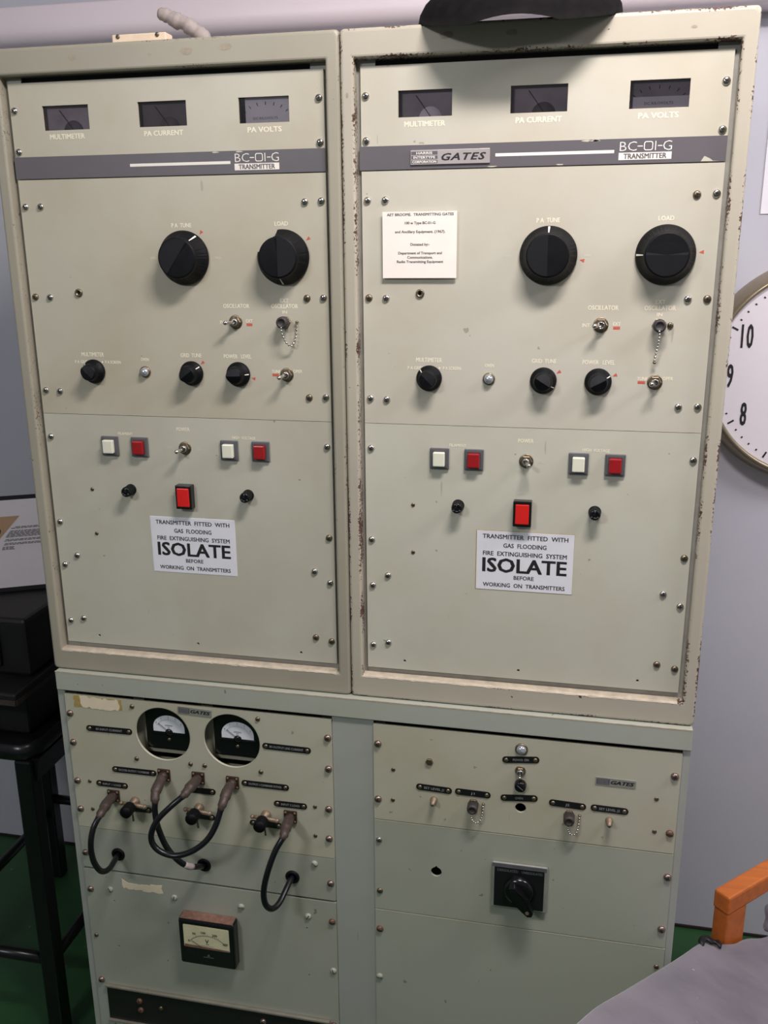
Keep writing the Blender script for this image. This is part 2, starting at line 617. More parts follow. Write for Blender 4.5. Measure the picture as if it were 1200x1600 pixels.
def big_knob_mesh(cut=None):
    b = MB()

    def rf(r, h, a):
        if .010 < h < .0215:
            r = r + .00045 * (1 if int(a / (2 * pi) * 180) % 2 else -1)
        if cut and cut[0] < a < cut[1]:
            r = min(r, .0285)
        return r
    prof = [(.0385, 0), (.0392, .0015), (.0392, .004), (.0378, .0065), (.0350, .0105), (.0300, .0210), (.0292, .024), (.0292, .0285), (.0282, .0298)]
    b.lathe(prof + [(.0265, .0300)], 'knob', seg=180, rfun=rf)
    # folded face: a ridge runs along the pointer diameter
    n = 48
    vs = [(0, -.0312, 0)]
    for k in range(n):
        a = 2 * pi * k / n
        vs.append((.0268 * cos(a), -.0300 - .0014 * (1 - abs(sin(a))) * .8, .0268 * sin(a)))
    b.add(vs, [(0, 1 + k, 1 + (k + 1) % n) for k in range(n // 2)], 'knob_lit')  # one half lighter: its tilt towards the light put into the colour
    b.add([(x, y + (.0007 if z < 0 else 0), z) for x, y, z in vs], [(0, 1 + k, 1 + (k + 1) % n) for k in range(n // 2, n)], 'knob')
    # engraved pointer on the skirt (local angle 0)
    b.add([(.0300, -.0216, -.0007), (.0382, -.0068, -.0014), (.0382, -.0068, .0014), (.0300, -.0216, .0007)], [(0, 1, 2, 3)], 'white')
    return b.mesh('knob')


def small_knob_mesh():
    b = MB()

    def rf(r, h, a):
        if .0065 < h < .016:
            r += .0004 * (1 if int(a / (2 * pi) * 80) % 2 else -1)
        return r
    b.lathe([(.0182, 0), (.0188, .001), (.0188, .003), (.0176, .0055), (.0142, .0080), (.0128, .0160), (.0122, .0205), (.0112, .0218)], 'knob', seg=96, rfun=rf)
    n = 32
    vs = [(0, -.0262, 0)]
    for k in range(n):
        a = 2 * pi * k / n
        vs.append((.0113 * cos(a), -.0216 - .0040 * (1 - abs(sin(a))), .0113 * sin(a)))
    b.add(vs, [(0, 1 + k, 1 + (k + 1) % n) for k in range(n // 2)], 'knob_lit')  # lit half of the cap, its shading put into the material
    b.add(vs, [(0, 1 + k, 1 + (k + 1) % n) for k in range(n // 2, n)], 'knob')
    b.add([(.0128, -.0118, -.0006), (.0182, -.0052, -.0008), (.0182, -.0052, .0008), (.0128, -.0118, .0006)], [(0, 1, 2, 3)], 'white')
    return b.mesh('knob')


BIG, BIG_CUT, SMALL = big_knob_mesh(), big_knob_mesh((radians(100 + 90), radians(168 + 90))), small_knob_mesh()


def knob(parent, me, x, y, z, deg, **kw):
    return link('knob', me, parent, (x, y, z), (0, -radians(deg), 0), **kw)


def toggle(parent, x, y, z, deg=0, tilt=.5, big=True):
    b = MB()
    R = .0105 if big else .0085
    b.lathe([(R, 0), (R, .0008), (R * .96, .0013), (R * .8, .0014)], 'dull', seg=24)
    b.lathe([(R * .86, .0012), (R * .86, .004), (R * .78, .0046)], 'dull', seg=6, smooth=False)
    b.lathe([(.0052, .004), (.0052, .009), (.0045, .0096), (.0034, .0096), (.0034, .0080)], 'chrome', seg=16)
    n0 = len(b.v)
    b.lathe([(.0021, 0), (.0024, .008), (.0033, .015), (.0033, .018), (.0018, .0196), (0, .020)], 'chrome', seg=12)
    # bat leans towards angle deg
    T = Matrix.Translation((0, -.0065, 0)) @ Matrix.Rotation(-radians(deg), 4, 'Y') @ Matrix.Rotation(tilt, 4, 'Z')
    if not big:
        T = T @ Matrix.Scale(.6, 4)
    b.xform(T, n0)
    return b.obj('toggle_switch', parent, (x, y, z))


def fuse_holder(parent, x, y, z):
    b = MB()
    b.lathe([(.0092, 0), (.0092, .002), (.0084, .003)], 'knob', seg=24)

    def rf(r, h, a):
        return r + (.0003 if int(a / (2 * pi) * 48) % 2 else -.0003)
    b.lathe([(.0080, .003), (.0080, .017), (.0074, .0195)], 'knob', seg=96, rfun=rf)
    b.lathe([(.0074, .0195), (.0070, .0200), (.0038, .0200), (.0034, .0180), (0, .0180)], 'gloss', seg=24)
    for k in range(3):
        a = radians(90 + 120 * k)
        b.prism([(.0042 * cos(a) - .0006 * sin(a), .0042 * sin(a) + .0006 * cos(a)), (.0068 * cos(a) - .0006 * sin(a), .0068 * sin(a) + .0006 * cos(a)),
                 (.0068 * cos(a) + .0006 * sin(a), .0068 * sin(a) - .0006 * cos(a)), (.0042 * cos(a) + .0006 * sin(a), .0042 * sin(a) - .0006 * cos(a))], -.0204, -.0199, 'bezel')
    return b.obj('fuse_holder', parent, (x, y, z))


def push_button(parent, x, y, z, red):
    b = MB()
    b.cbox(-.0142, .0142, -.0045, 0, -.0158, .0158, 'bezel', .001)
    b.plate(rrect(-.0120, .0120, -.0135, .0135), [rrect(-.0098, .0098, -.0115, .0115)], -.0052, .0012, 'bezel')
    b.cbox(-.0088, .0088, -.0125, -.004, -.0108, .0108, 'btn_red' if red else 'btn_white', .0016)
    return b.obj('push_button', parent, (x, y, z), label=('red' if red else 'white') + ' square push button in a grey bezel')


def lamp(parent, x, y, z, R=.0085):
    b = MB()
    b.lathe([(R, 0), (R, .0022), (R * .9, .003), (R * .78, .0032)], 'dull', seg=24)
    b.lathe([(R * .78, .0030), (R * .76, .0050), (R * .6, .0078), (R * .32, .0092), (0, .0096)], 'lamp_lens', seg=24)
    return b.obj('indicator_lamp', parent, (x, y, z))


def bnc_cap(parent, x, y, z, path, R=.0088, H=.020):
    """dark capped coaxial socket; its bead chain hangs along path (relative to the cap)"""
    b = MB()
    b.lathe([(R * 1.05, 0), (R * 1.05, .002), (R * .85, .003)], 'dull', seg=6, smooth=False)

    def rf(r, h, a):
        return r + (.0002 if int(a / (2 * pi) * 36) % 2 else -.0002)
    b.lathe([(R * .82, .003), (R * .82, .006), (R, .0065), (R, H * .8), (R * .9, H * .95), (R * .6, H), (R * .55, H * .93), (0, H * .93)], 'bnc', seg=72, rfun=rf)
    o = b.obj('socket_cap', parent, (x, y, z))
    c = MB()
    P = smooth_path(path, 14)
    d = 0
    last = P[0]
    c.tube([P[0], P[0] + (P[3] - P[0])], .0013, 'chrome', 8)
    for i in range(1, len(P)):
        d += (P[i] - P[i - 1]).length
        if d > .0044:
            c.sphere(P[i], .0018, 'chrome', 8, 5)
            d = 0
    c.tube(P[2:-2], .0004, 'brass', 5)
    e = P[-1]
    c.sphere(e, .0024, 'dull', 8, 5)
    WL_o = WL[parent.name]
    ch = c.obj('bead_chain', parent, (x, y, z))
    return o


def name_tag(parent, x0, z0, x1, z1, y, txt):
    """black engraved strip with round ends; two rivets are pieces of it"""
    L = hypot(x1 - x0, z1 - z0)
    a = atan2(z1 - z0, x1 - x0)
    cx, cz = (x0 + x1) / 2, (z0 + z1) / 2
    r = .0056
    b = MB()
    b.prism(rrect(-L / 2, L / 2, -r, r, r * .98, 6), -.0012, 0, 'tag')
    if txt:
        b.text(txt, 0, 0, -.00135, 'tag_print', h=.0040, w=min(L - .026, .0031 * len(txt)), bold=.01)
    for s_ in (-1, 1):
        b.lathe([(.0036, .0012), (.0034, .0022), (.002, .0030), (0, .0032)], 'dull', (s_ * (L / 2 - .0062), 0, 0), 12)
    return b.obj('name_tag', parent, (cx, y, cz), (0, -a, 0))


# ------------------------------------------------------------------ the room
def plane_box(name, x0, x1, y0, y1, z0, z1, mat):
    return MB().box(x0, x1, y0, y1, z0, z1, mat).obj(name, None, kind='structure')


plane_box('floor', -2.6, 2.8, -3.2, .86, -.05, 0, 'floor')
plane_box('wall_back', -2.6, 2.8, .80, .86, 0, 2.70, 'wall')
plane_box('ceiling', -2.6, 2.8, -3.2, .86, 2.70, 2.75, 'ceiling')
plane_box('blocker_wall_left', -2.66, -2.6, -3.2, .86, 0, 2.7, 'wall')  # unseen wall added to block ambient light from the left
plane_box('blocker_wall_right', 2.8, 2.86, -3.2, .86, 0, 2.7, 'wall')  # unseen wall added with it to enclose the room against ambient light
plane_box('joint_shadow_back', -2.6, 2.8, .795, .80, 0, .007, 'slot')  # dark strip painting the shadow where the wall stops above the floor
b = MB()
prof = []
for k in range(9):
    t = pi / 2 * k / 8
    prof.append((.70 + .030 - .030 * sin(t), 2.143 + .030 - .030 * cos(t)))
prof = [(.80, 2.143)] + prof + [(.70, 2.214), (.704, 2.218), (.80, 2.218)]
vs = [(x, y, z) for x in (-2.6, 2.8) for y, z in prof]
n = len(prof)
b.add(vs, [tuple(range(n)), tuple(range(2 * n - 1, n - 1, -1))], 'trunk')
b.add(vs, [(i, (i + 1) % n, (i + 1) % n + n, i + n) for i in range(n)], 'trunk', True)
b.obj('trim_1', None, kind='structure')

# ------------------------------------------------------------------ upper transmitter cabinets
W = .4826
PY = .0131          # panel face plane
DEPTH = .55


def frame_mesh(x0, x1, z0, z1, ix0, ix1, iz0, iz1, mat, oy=0.0):
    """hollow steel casing with a rounded front frame and open front"""
    b = MB()
    rings = []
    R = .005
    for k in range(5):                                   # outer rounding
        t = pi / 2 * k / 4
        i = R - R * sin(t)
        rings.append((R * (1 - sin(t)) * 0 + (R - R * cos(pi / 2 - t) if False else R * (1 - sin(t))), None))
    # loops: list of (x0,x1,z0,z1,y,corner radius)
    loops = [(x0, x1, z0, z1, DEPTH, .006), (x0, x1, z0, z1, R + oy, .006)]
    for k in range(1, 5):
        t = pi / 2 * k / 4
        ins = R * (1 - cos(t))
        loops.append((x0 + ins, x1 - ins, z0 + ins, z1 - ins, oy + R - R * sin(t), .006))
    r2 = .0038
    for k in range(0, 4):
        t = pi / 2 * k / 3
        g = r2 * (1 - sin(t))
        loops.append((ix0 - g, ix1 + g, iz0 - g, iz1 + g, oy + r2 * (1 - cos(t)), .002))
    loops.append((ix0, ix1, iz0, iz1, PY + .012, .002))
    loops.append((x0 + .003, x1 - .003, z0 + .003, z1 - .003, PY + .014, .002))
    loops.append((x0 + .003, x1 - .003, z0 + .003, z1 - .003, DEPTH - .003, .002))
    vs, fs = [], []
    m = None
    for (a, c, d, e, y, r) in loops:
        pl = rrect(a, c, d, e, r, 3)
        m = len(pl)
        vs += [(px, y, pz) for px, pz in pl]
    for i in range(len(loops) - 1):
        for k in range(m):
            k2 = (k + 1) % m
            fs.append((i * m + k, i * m + k2, (i + 1) * m + k2, (i + 1) * m + k))
    b.add(vs, fs, mat, False)
    # back sheets
    b.add(vs, [tuple(range(m)), tuple((len(loops) - 1) * m + k for k in range(m))], mat)
    return b


def transmitter(x_off, side, label):
    R = side == 'R'
    X = lambda u: x_off + u / 1000.0
    Z = lambda v: 1.0 + v / 1000.0
    t = thing('transmitter_cabinet', label, 'cabinet', (X(241.3), .2, 1.0), 'upper transmitter cabinets')
    ox0, ox1, ix0, ix1 = X(-25.6), X(508.2), X(-6.1), X(488.7)
    z0, z1, iz0, iz1 = 1.0005, 1.9832, 1.0385, 1.9461
    chip = srgb(104, 74, 62) if R else srgb(120, 104, 84)
    fm = worn_frame('cabinet_frame_paint_' + side, srgb(184, 177, 160) if R else srgb(163, 157, 140), ox0, ox1, z0, z1, ix0, ix1, iz0, iz1, 1.15 if R else .65, chip, 2.0 if R else 9.0)
    frame_mesh(ox0, ox1, z0, z1, ix0, ix1, iz0, iz1, fm).obj('frame', t)
    b = MB()
    y0, y1 = PY + .0045, PY + .0085
    b.box(ix0 - .004, ix0 + .026, y0, y1, iz0 - .001, iz1 + .001, 'rail')
    b.box(ix1 - .026, ix1 + .004, y0, y1, iz0 - .001, iz1 + .001, 'rail')
    b.box(ix0 + .026, ix1 - .026, y0 + .0006, y1, iz0 - .001, iz0 + .03, 'rail')
    b.box(ix0 + .026, ix1 - .026, y0 + .006, y1 + .006, iz1 - .05, iz1, 'inside')
    b.obj('rack_rail', t)
    if R:
        # pale lip with painted light along the bottom ledge
        pass
    rs_ = random.Random(21 if R else 8)
    sp_ = ((120, 968, 10, 5), (205, 967, 8, 4), (430, 962, 4, 2), (-16, 900, 2, 4)) if R else ((115, 966, 7, 4.5), (290, 966, 10, 5), (348, 969, 10, 5), (235, 964, 3, 2))
    for (u, v, a1, b1) in sp_:
        q = MB()
        pl = []
        for k in range(14):
            a_ = 2 * pi * k / 14
            pl.append((X(u + a1 * cos(a_) * rs_.uniform(.75, 1.1)), Z(v + b1 * sin(a_) * rs_.uniform(.75, 1.1))))
        q.prism(pl, -.0002, .0005, 'residue')
        q.obj('glue_spot', t)
    # ---------------- meter panel
    mp = 'tune_r' if R else 'tune_l'
    wins = [rrect(X(a), X(c), Z(871.8), Z(905.6)) for a, c in ((52.3, 126.2), (204.3, 278.8), (357.7, 432.0))]
    b = MB()
    b.plate(rrect(X(0), X(482.6), Z(804.8), Z(937.7)), wins, PY, .003, mp)
    yt = PY - .00022
    for txt, u, wd in (('MULTIMETER', 89, 56), ('PA CURRENT', 242, 60), ('PA VOLTS', 395, 50)):
        b.text(txt, X(u), Z(863), yt, 'print', h=.0066, w=wd / 1000, bold=.035)
    mpan = b.obj('meter_panel', t)
    for i, (a, c) in enumerate(((52.3, 126.2), (204.3, 278.8), (357.7, 432.0))):
        b = MB()
        x0_, x1_, za, zb = X(a) - .006, X(c) + .006, Z(860), Z(914)
        yb = PY + .024
        # shroud: open-fronted box
        b.box(x0_ - .002, x0_, PY + .003, yb, za, zb, 'meter_dark')
        b.box(x1_, x1_ + .002, PY + .003, yb, za, zb, 'meter_dark')
        b.box(x0_ - .002, x1_ + .002, PY + .003, yb, zb, zb + .002, 'meter_dark')
        b.box(x0_ - .002, x1_ + .002, PY + .003, yb, za - .002, za, 'meter_dark')
        b.box(x0_ - .002, x1_ + .002, yb, yb + .002, za - .002, zb + .002, 'meter_dark')
        cx = (x0_ + x1_) / 2
        yf_ = PY + .0085
        if i == 2:                                       # pale dial, scale above
            xa_ = x0_ + (.0065 if R else .013)
            b.box(xa_, x1_, yf_, yf_ + .002, za, zb, 'meter_grey' if R else 'meter_white')
            b.box(xa_ + .004, x1_ - .004, yf_ - .0015, yf_, za, za + .0265, 'meter_white')
            b.text('DC KILOVOLTS', cx, za + .0185, yf_ - .0017, 'grey_ink', h=.0032, w=.036)
            for k in range(7):
                a_ = radians(150 - 120 * k / 6)
                px, pz = cx + .034 * cos(a_), za + .018 + .018 * sin(a_)
                b.tube([(px, yf_ - .0005, pz), (px + .004 * cos(a_), yf_ - .0005, pz + .0045 * sin(a_))], .0004, 'ink', 4)
        else:
            b.box(x0_, x1_, yf_ + .001, yf_ + .003, za, zb, 'meter_grey' if (R or i == 0) else 'meter_dark')  # plate tone per window stands in for reflections in the glass
            b.lathe([(.016, 0), (.015, .0012), (0, .0016)], 'meter_white' if (R and i == 0) else 'meter_dark', (cx + .006, yf_ + .001, za + .010), 20)  # white disc paints the bright reflection in the right MULTIMETER window
            b.tube([(cx + .010, yf_ - .001, za + .008), (cx - .014, yf_ - .001, zb - .014)], .0005, 'ink', 5)
        un = b.obj('meter_unit', mpan)
        g = MB()
        g.box(x0_, x1_, PY + .0035, PY + .0045, za, zb, 'glass')
        g.obj('window_pane', mpan)
    nb = MB()
    nb.box(X(-2.5 if R else -1.5), X(482.6), PY - .0009, PY, Z(805.0), Z(836.0), 'band')
    yb = PY - .00115
    nb.add([(X(186), yb, Z(818.4)), (X(342), yb, Z(818.4)), (X(342), yb, Z(822.4)), (X(186), yb, Z(822.4))], [(0, 1, 2, 3)], 'white')
    # wide squared model lettering built from strokes
    nb.text('BC', X(349), Z(826.4), yb, 'white', h=.0112, w=.0215, align='L', bold=-.012)
    nb.box(X(371.5), X(378), yb, yb + .0002, Z(825.6), Z(826.8), 'white')
    o_ = rrect(X(379.5), X(391), Z(820.8), Z(832.0), .0028)
    nb.plate(o_, [rrect(X(380.6), X(389.9), Z(821.9), Z(830.9), .0020)], yb, .0002, 'white')
    nb.text('1', X(394.2), Z(826.4), yb, 'white', h=.0112, bold=-.012)
    nb.box(X(397), X(402.5), yb, yb + .0002, Z(825.6), Z(826.8), 'white')
    nb.text('G', X(403.6), Z(826.4), yb, 'white', h=.0114, w=.0112, align='L', bold=-.012)
    nb.box(X(348), X(415), yb, yb + .0002, Z(809.6), Z(818.6), 'white')
    nb.text('TRANSMITTER', X(381.5), Z(814.1), yb - .0002, 'band', h=.0062, w=.054, bold=.03)
    rnd = random.Random(3 if R else 11)
    for k in range(5 if R else 2):                       # paint flaked off the band: bare cream patches
        u0 = rnd.choice([305, 318, 330, 352, 380]) + rnd.uniform(-4, 4) if k < 3 else rnd.uniform(8, 470)
        vz = 834.6 if k < 3 else 806.0
        pl = []
        for q in range(9):
            a_ = 2 * pi * q / 9
            pl.append((X(u0 + cos(a_) * rnd.uniform(3, 8)), Z(vz + sin(a_) * rnd.uniform(.6, 1.4))))
        nb.prism(pl, PY - .00102, PY - .0008, mp)
    if R:
        nb.prism([(X(452), Z(805.5)), (X(456), Z(812)), (X(463), Z(809)), (X(467), Z(806)), (X(476), Z(805.4))], PY - .00102, PY - .0008, mp)
    nb.obj('name_band', mpan)
    if R:
        g = MB()
        gx0, gx1, gz0, gz1 = X(69.9), X(179), Z(810.2), Z(829.2)
        g.cbox(gx0, gx1, PY - .0032, PY - .0009, gz0, gz1, 'alu', .0006)
        ym = PY - .0034
        for k, tx in enumerate(('HARRIS', 'INTERTYPE', 'CORPORATION')):
            zc = gz1 - .0040 - k * .0056
            g.box(gx0 + .0012, gx0 + .0375, ym, ym + .0003, zc - .0022, zc + .0022, 'band')
            g.text(tx, gx0 + .0193, zc, ym - .0002, 'white', h=.0030, w=(.022, .030, .033)[k], bold=.03)
        g.text('GATES', (gx0 + .0425 + gx1 - .005) / 2, (gz0 + gz1) / 2, ym, 'ink', h=.0086, w=.060, bold=.035, shear=.3, space=1.15)
        g.obj('badge', mpan)
    for u, v in ((6.9, 900.3), (7, 843.2), (475.3, 900.6), (475.6, 843.2)):
        screw(mpan, 'n', X(u), PY, Z(v))
    # ---------------- tuning panel
    b = MB()
    hole = circ(X(83), Z(638), .0028, 14)
    b.plate(rrect(X(0), X(482.6), Z(448.6), Z(803.6)), [hole], PY, .003, mp)
    P = lambda s_, u, v, h, wd, m='print', bd=.022: b.text(s_, X(u), Z(v), yt, m, h=h * 1.2 / 1000, w=wd / 1000, bold=bd)
    P('P A  TUNE', 260, 735.5, 4.8, 31)
    P('LOAD', 414.5, 736, 4.8, 20)
    P('OSCILLATOR', 339.5, 619.3, 5.0, 41)
    P('INT', 317.5, 595.5, 3.8, 10)
    P('EXT', 359, 597.5, 3.8, 10)
    P('EXT', 415, 627.5, 4.6, 13)
    P('OSCILLATOR', 415, 619.4, 5.0, 41)
    P('IN', 415, 610.7, 3.6, 7)
    P('MULTIMETER', 97, 544, 5.0, 38)
    P('P A GRID', 76.5, 532.2, 3.8, 22)
    P('P A SCREEN', 130.5, 532.4, 3.8, 26)
    P('OVEN', 185, 537.5, 3.8, 13)
    P('GRID  TUNE', 262, 545, 4.8, 34)
    P('POWER   LEVEL', 337.5, 544.5, 4.8, 44)
    P('TUNE', 398, 522.8, 3.8, 14)
    P('OPER', 432, 523.6, 3.8, 14)
    for u, v in ((90.5, 532.3), (112.5, 532.3)):
        b.prism([(X(u - 1.8), Z(v)), (X(u), Z(v - 1.8)), (X(u + 1.8), Z(v)), (X(u), Z(v + 1.8))], yt, yt + .0002, 'print')
    for u, v, ww in ((359, 592, 9), (397, 517.6, 10)):
        b.box(X(u - ww / 2), X(u + ww / 2), yt, yt + .0002, Z(v - 1.9), Z(v + 1.9), 'red_print')
    for u, tx in ((205 if R else 212, 'MIN'), (315, 'MAX')):
        P(tx, u, 689, 3.0, 9, 'faint')
    # red index arrows beside the knobs
    marks = ((262, 689, 45, -8), (416.5, 689, 45, 4), (262, 517.5, 23, 30), (338, 517.5, 23, 22)) if R else \
        ((262, 689, 44, 52), (416.5, 689, 44, 34), (262, 517.5, 23, 42), (338, 517.5, 23, -14))
    for u, v, r_, dg in marks:
        a_ = radians(dg)
        q = []
        for dr, dt in ((-2.2, 0), (4.2, 2.6), (4.2, -2.6)):
            q.append((X(u + (r_ + dr) * cos(a_) - dt * sin(a_)), Z(v + (r_ + dr) * sin(a_) + dt * cos(a_))))
        b.prism(q, yt, yt + .0002, 'red_print')
    tp = b.obj('tuning_panel', t)
    knob(tp, BIG, X(262), PY, Z(689), 90 if R else 54)
    if R:
        knob(tp, BIG, X(416.5), PY, Z(689), 180)
    else:
        knob(tp, BIG_CUT, X(416.5), PY, Z(689), 270, label='large black knob with part of its skirt broken away')
    for u, v, aR, aL in ((97.5, 517.5, 135, 135), (262, 517.5, -32, 36), (338, 517.5, 28, 2)):
        knob(tp, SMALL, X(u), PY, Z(v), aR if R else aL)
    toggle(tp, X(337.5), PY, Z(595.8), 180, .55)
    toggle(tp, X(415), PY, Z(518.2), 180 if R else 200, .35)
    lamp(tp, X(184.5), PY, Z(518.3), .0088)
    j = MB()
    j.lathe([(.0062, 0), (.0062, .0018), (.0054, .0028), (.0032, .0028), (.0028, -.004), (.0, -.004)], 'dull', seg=20)
    j.lathe([(.0027, -.003), (0, -.003)], 'slot', seg=14)
    j.obj('jack_socket', tp, (X(83.5), PY, Z(638)))
    if R:
        path = [(0, -.019, -.006), (0, -.018, -.016), (-.001, -.013, -.030), (-.003, -.010, -.042), (-.003, -.008, -.050)]
        screw(tp, 'm', X(430), PY, Z(596.2))
    else:
        path = [(0, -.020, -.006), (.001, -.018, -.018), (.006, -.014, -.030), (.013, -.010, -.0335), (.0175, -.006, -.022), (.019, -.004, -.008), (.019, -.003, 0)]
    bnc_cap(tp, X(415), PY, Z(596.4), path)
    for u, v in ((8, 765), (33.5, 765), (450.9, 764.8), (475.3, 765.6), (8.5, 631.6), (33.7, 631), (450, 630.8), (475, 631.3), (9, 485.6), (33.8, 484.4), (449, 484.3), (474.8, 485.2)):
        screw(tp, random.choice('nnnd'), X(u), PY, Z(v))
    # ---------------- power panel
    pp = 'low_r' if R else 'low_l'
    hs = [circ(X(u), Z(v), .0022, 12) for u, v in ((60.5, 63.8), (241.5, 63.5), (422, 63))]
    b = MB()
    b.plate(rrect(X(0), X(482.6), Z(48.5), Z(447.9)), hs, PY, .003, pp)
    P = lambda s_, u, v, h, wd, m='print', bd=.022: b.text(s_, X(u), Z(v), yt, m, h=h * 1.2 / 1000, w=wd / 1000, bold=bd)
    P('FILAMENT', 141, 419, 3.6, 25)
    P('HIGH  VOLTAGE', 341, 418.8, 3.6, 38)
    P('POWER', 240.5, 429.3, 4.6, 22)
    P('RESET', 238, 349.5, 3.4, 15, 'faint')
    for u, tx in ((114, 'OFF'), (165.5, 'ON'), (317, 'OFF'), (368.5, 'ON')):
        P(tx, u, 379, 3.2, 10, 'faint')
    P('OFF', 216, 399, 3.4, 10, 'faint')
    P('ON', 265, 398, 3.4, 8, 'faint')
    pw = b.obj('power_panel', t)
    for u, red in ((114, 0), (165.5, 1), (317, 0), (368.5, 1)):
        push_button(pw, X(u), PY, Z(398.6), red)
    toggle(pw, X(242), PY, Z(399), -20 if R else 200, .3)
    for u in (143, 344):
        fuse_holder(pw, X(u), PY, Z(327))
    r_ = MB()
    r_.cbox(-.0135, .0135, -.014, 0, -.0195, .0195, 'gloss', .0012)
    r_.cbox(-.0100, .0100, -.0165, -.012, -.0150, .0150, 'rocker_red', .001)
    r_.obj('reset_button', pw, (X(239.5), PY, Z(321.5)), label='red rectangular button in a black surround')
    s_ = MB()
    dz = 0 if R else -6.5
    du = 0 if R else 1
    sx0, sx1, sz0, sz1 = X(172.2 + du), X(317 + du), Z(195.8 + dz), Z(289.7 + dz)
    s_.box(sx0 - .0012, sx1 + .0004, PY - .0003, PY, sz0 - .0008, sz1 + .0008, 'glue' if R else 'sticker')
    s_.box(sx0, sx1, PY - .0006, PY - .0002, sz0, sz1, 'sticker')
    ys, sc = PY - .0008, (sx0 + sx1) / 2
    for tx, v, wd, h in (('TRANSMITTER  FITTED  WITH', 281.3, 127, 6.6), ('GAS  FLOODING', 267.6, 64, 6.6), ('FIRE  EXTINGUISHING  SYSTEM', 254.4, 125, 6.6),
                         ('BEFORE', 217, 30, 6.0), ('WORKING  ON  TRANSMITTERS', 204, 123, 6.2)):
        s_.text(tx, sc, Z(v + dz), ys, 'ink', h=h / 1000, w=wd / 1000, bold=.018)
    s_.text('ISOLATE', sc, Z(235.8 + dz), ys, 'ink', h=.0215, w=.125, bold=.028)
    s_.obj('warning_sticker', pw, label='white warning sticker with black lettering reading isolate')
    kinds = 'nnnnnnndnndd'
    for k, (u, v) in enumerate(((9, 410), (8.8, 265.1), (34, 207.4), (9.5, 189.5), (9.3, 87.7), (34, 93.5), (475, 409.2), (474.5, 263.5), (449.2, 205.8), (474.5, 188.3), (448.2, 92.3), (474.5, 87.4))):
        screw(pw, kinds[k], X(u), PY, Z(v))
    for u, v in ((73.8, 324.3), (74, 248.3)):
        screw(pw, 's', X(u), PY, Z(v))
    return t


cabR = transmitter(0.0, 'R', 'cream transmitter cabinet with rust-chipped frame and maker badge, beside the clock')
cabL = transmitter(-(W + .0521), 'L', 'cream transmitter cabinet with a broken load knob, on the left half of the rack')

# thin ragged ledge lips, light from above painted as pale colour, part of each frame
for t, xo in ((cabR, 0.0), (cabL, -(W + .0521))):
    b = MB()
    rnd = random.Random(int(xo * 100) + 5)
    k, low = -.0058, []
    while k < W + .0055:
        low.append((xo + k, 1.0366 - rnd.random() ** 2 * .0020))
        k += rnd.uniform(.003, .008)
    m_ = len(low)
    rows = [[(x, -.00035, z) for x, z in low], [(x, .0008, 1.0376) for x, z in low], [(x, .0034, 1.0389) for x, z in low], [(x, PY + .004, 1.0389) for x, z in low]]
    b.add([p for q in rows for p in q], [(q * m_ + i, q * m_ + i + 1, (q + 1) * m_ + i + 1, (q + 1) * m_ + i) for q in range(3) for i in range(m_ - 1)], 'worn_lit')
    b.obj('lit_lip', t, label='pale strip along the lower ledge, painted as lit from above')

# ------------------------------------------------------------------ lower equipment rack
FY = -.0045
RY = -.0075
rack = thing('equipment_rack', 'pale green double equipment rack carrying both cream cabinets', 'rack', (-.024, .25, 0))
xl, xr = -.5555, .5065
b = MB()
b.box(xl, -.5417, FY, .55, 0, .9635, 'rack_frame')
b.box(.4953, xr, FY, .55, 0, .9635, 'rack_frame')
b.box(-.0581, .0117, FY, .03, 0, .9635, 'rack_frame')
b.box(xl + .01, xr - .01, .52, .55, .01, .96, 'rack_frame')
b.box(-.5440, .4980, FY + .008, .55, .02, .05, 'rack_frame')
b.obj('frame', rack)
b = MB()
b.cbox(-.5535, .5062, -.0100, .56, .9645, 1.0000, 'shelf', .0015)
b.box(-.5530, .5058, -.0103, -.0090, .9984, 1.0002, 'worn_lit')
b.obj('top_shelf', rack)
b = MB()
for a, c in ((-.5440, -.0550), (.0085, .4980)):
    b.box(a, a + .022, .0010, .004, .05, .9635, 'inside')  # rails coloured dark, painting shade behind the panel gaps
    b.box(c - .022, c, .0010, .004, .05, .9635, 'inside')
b.obj('rack_rail', rack)
b = MB()
b.box(-.05, .003, .2, .21, .05, .96, 'inside')
b.obj('divider', rack)

XL0, XL1 = -.5412, -.0586
XR0, XR1 = .0122, .4948


def lower_panel(name, x0, x1, z0, z1, mat, holes=()):
    b = MB()
    b.plate(rrect(x0, x1, z0, z1, .0008, 2), list(holes), RY, .004, mat)
    return b


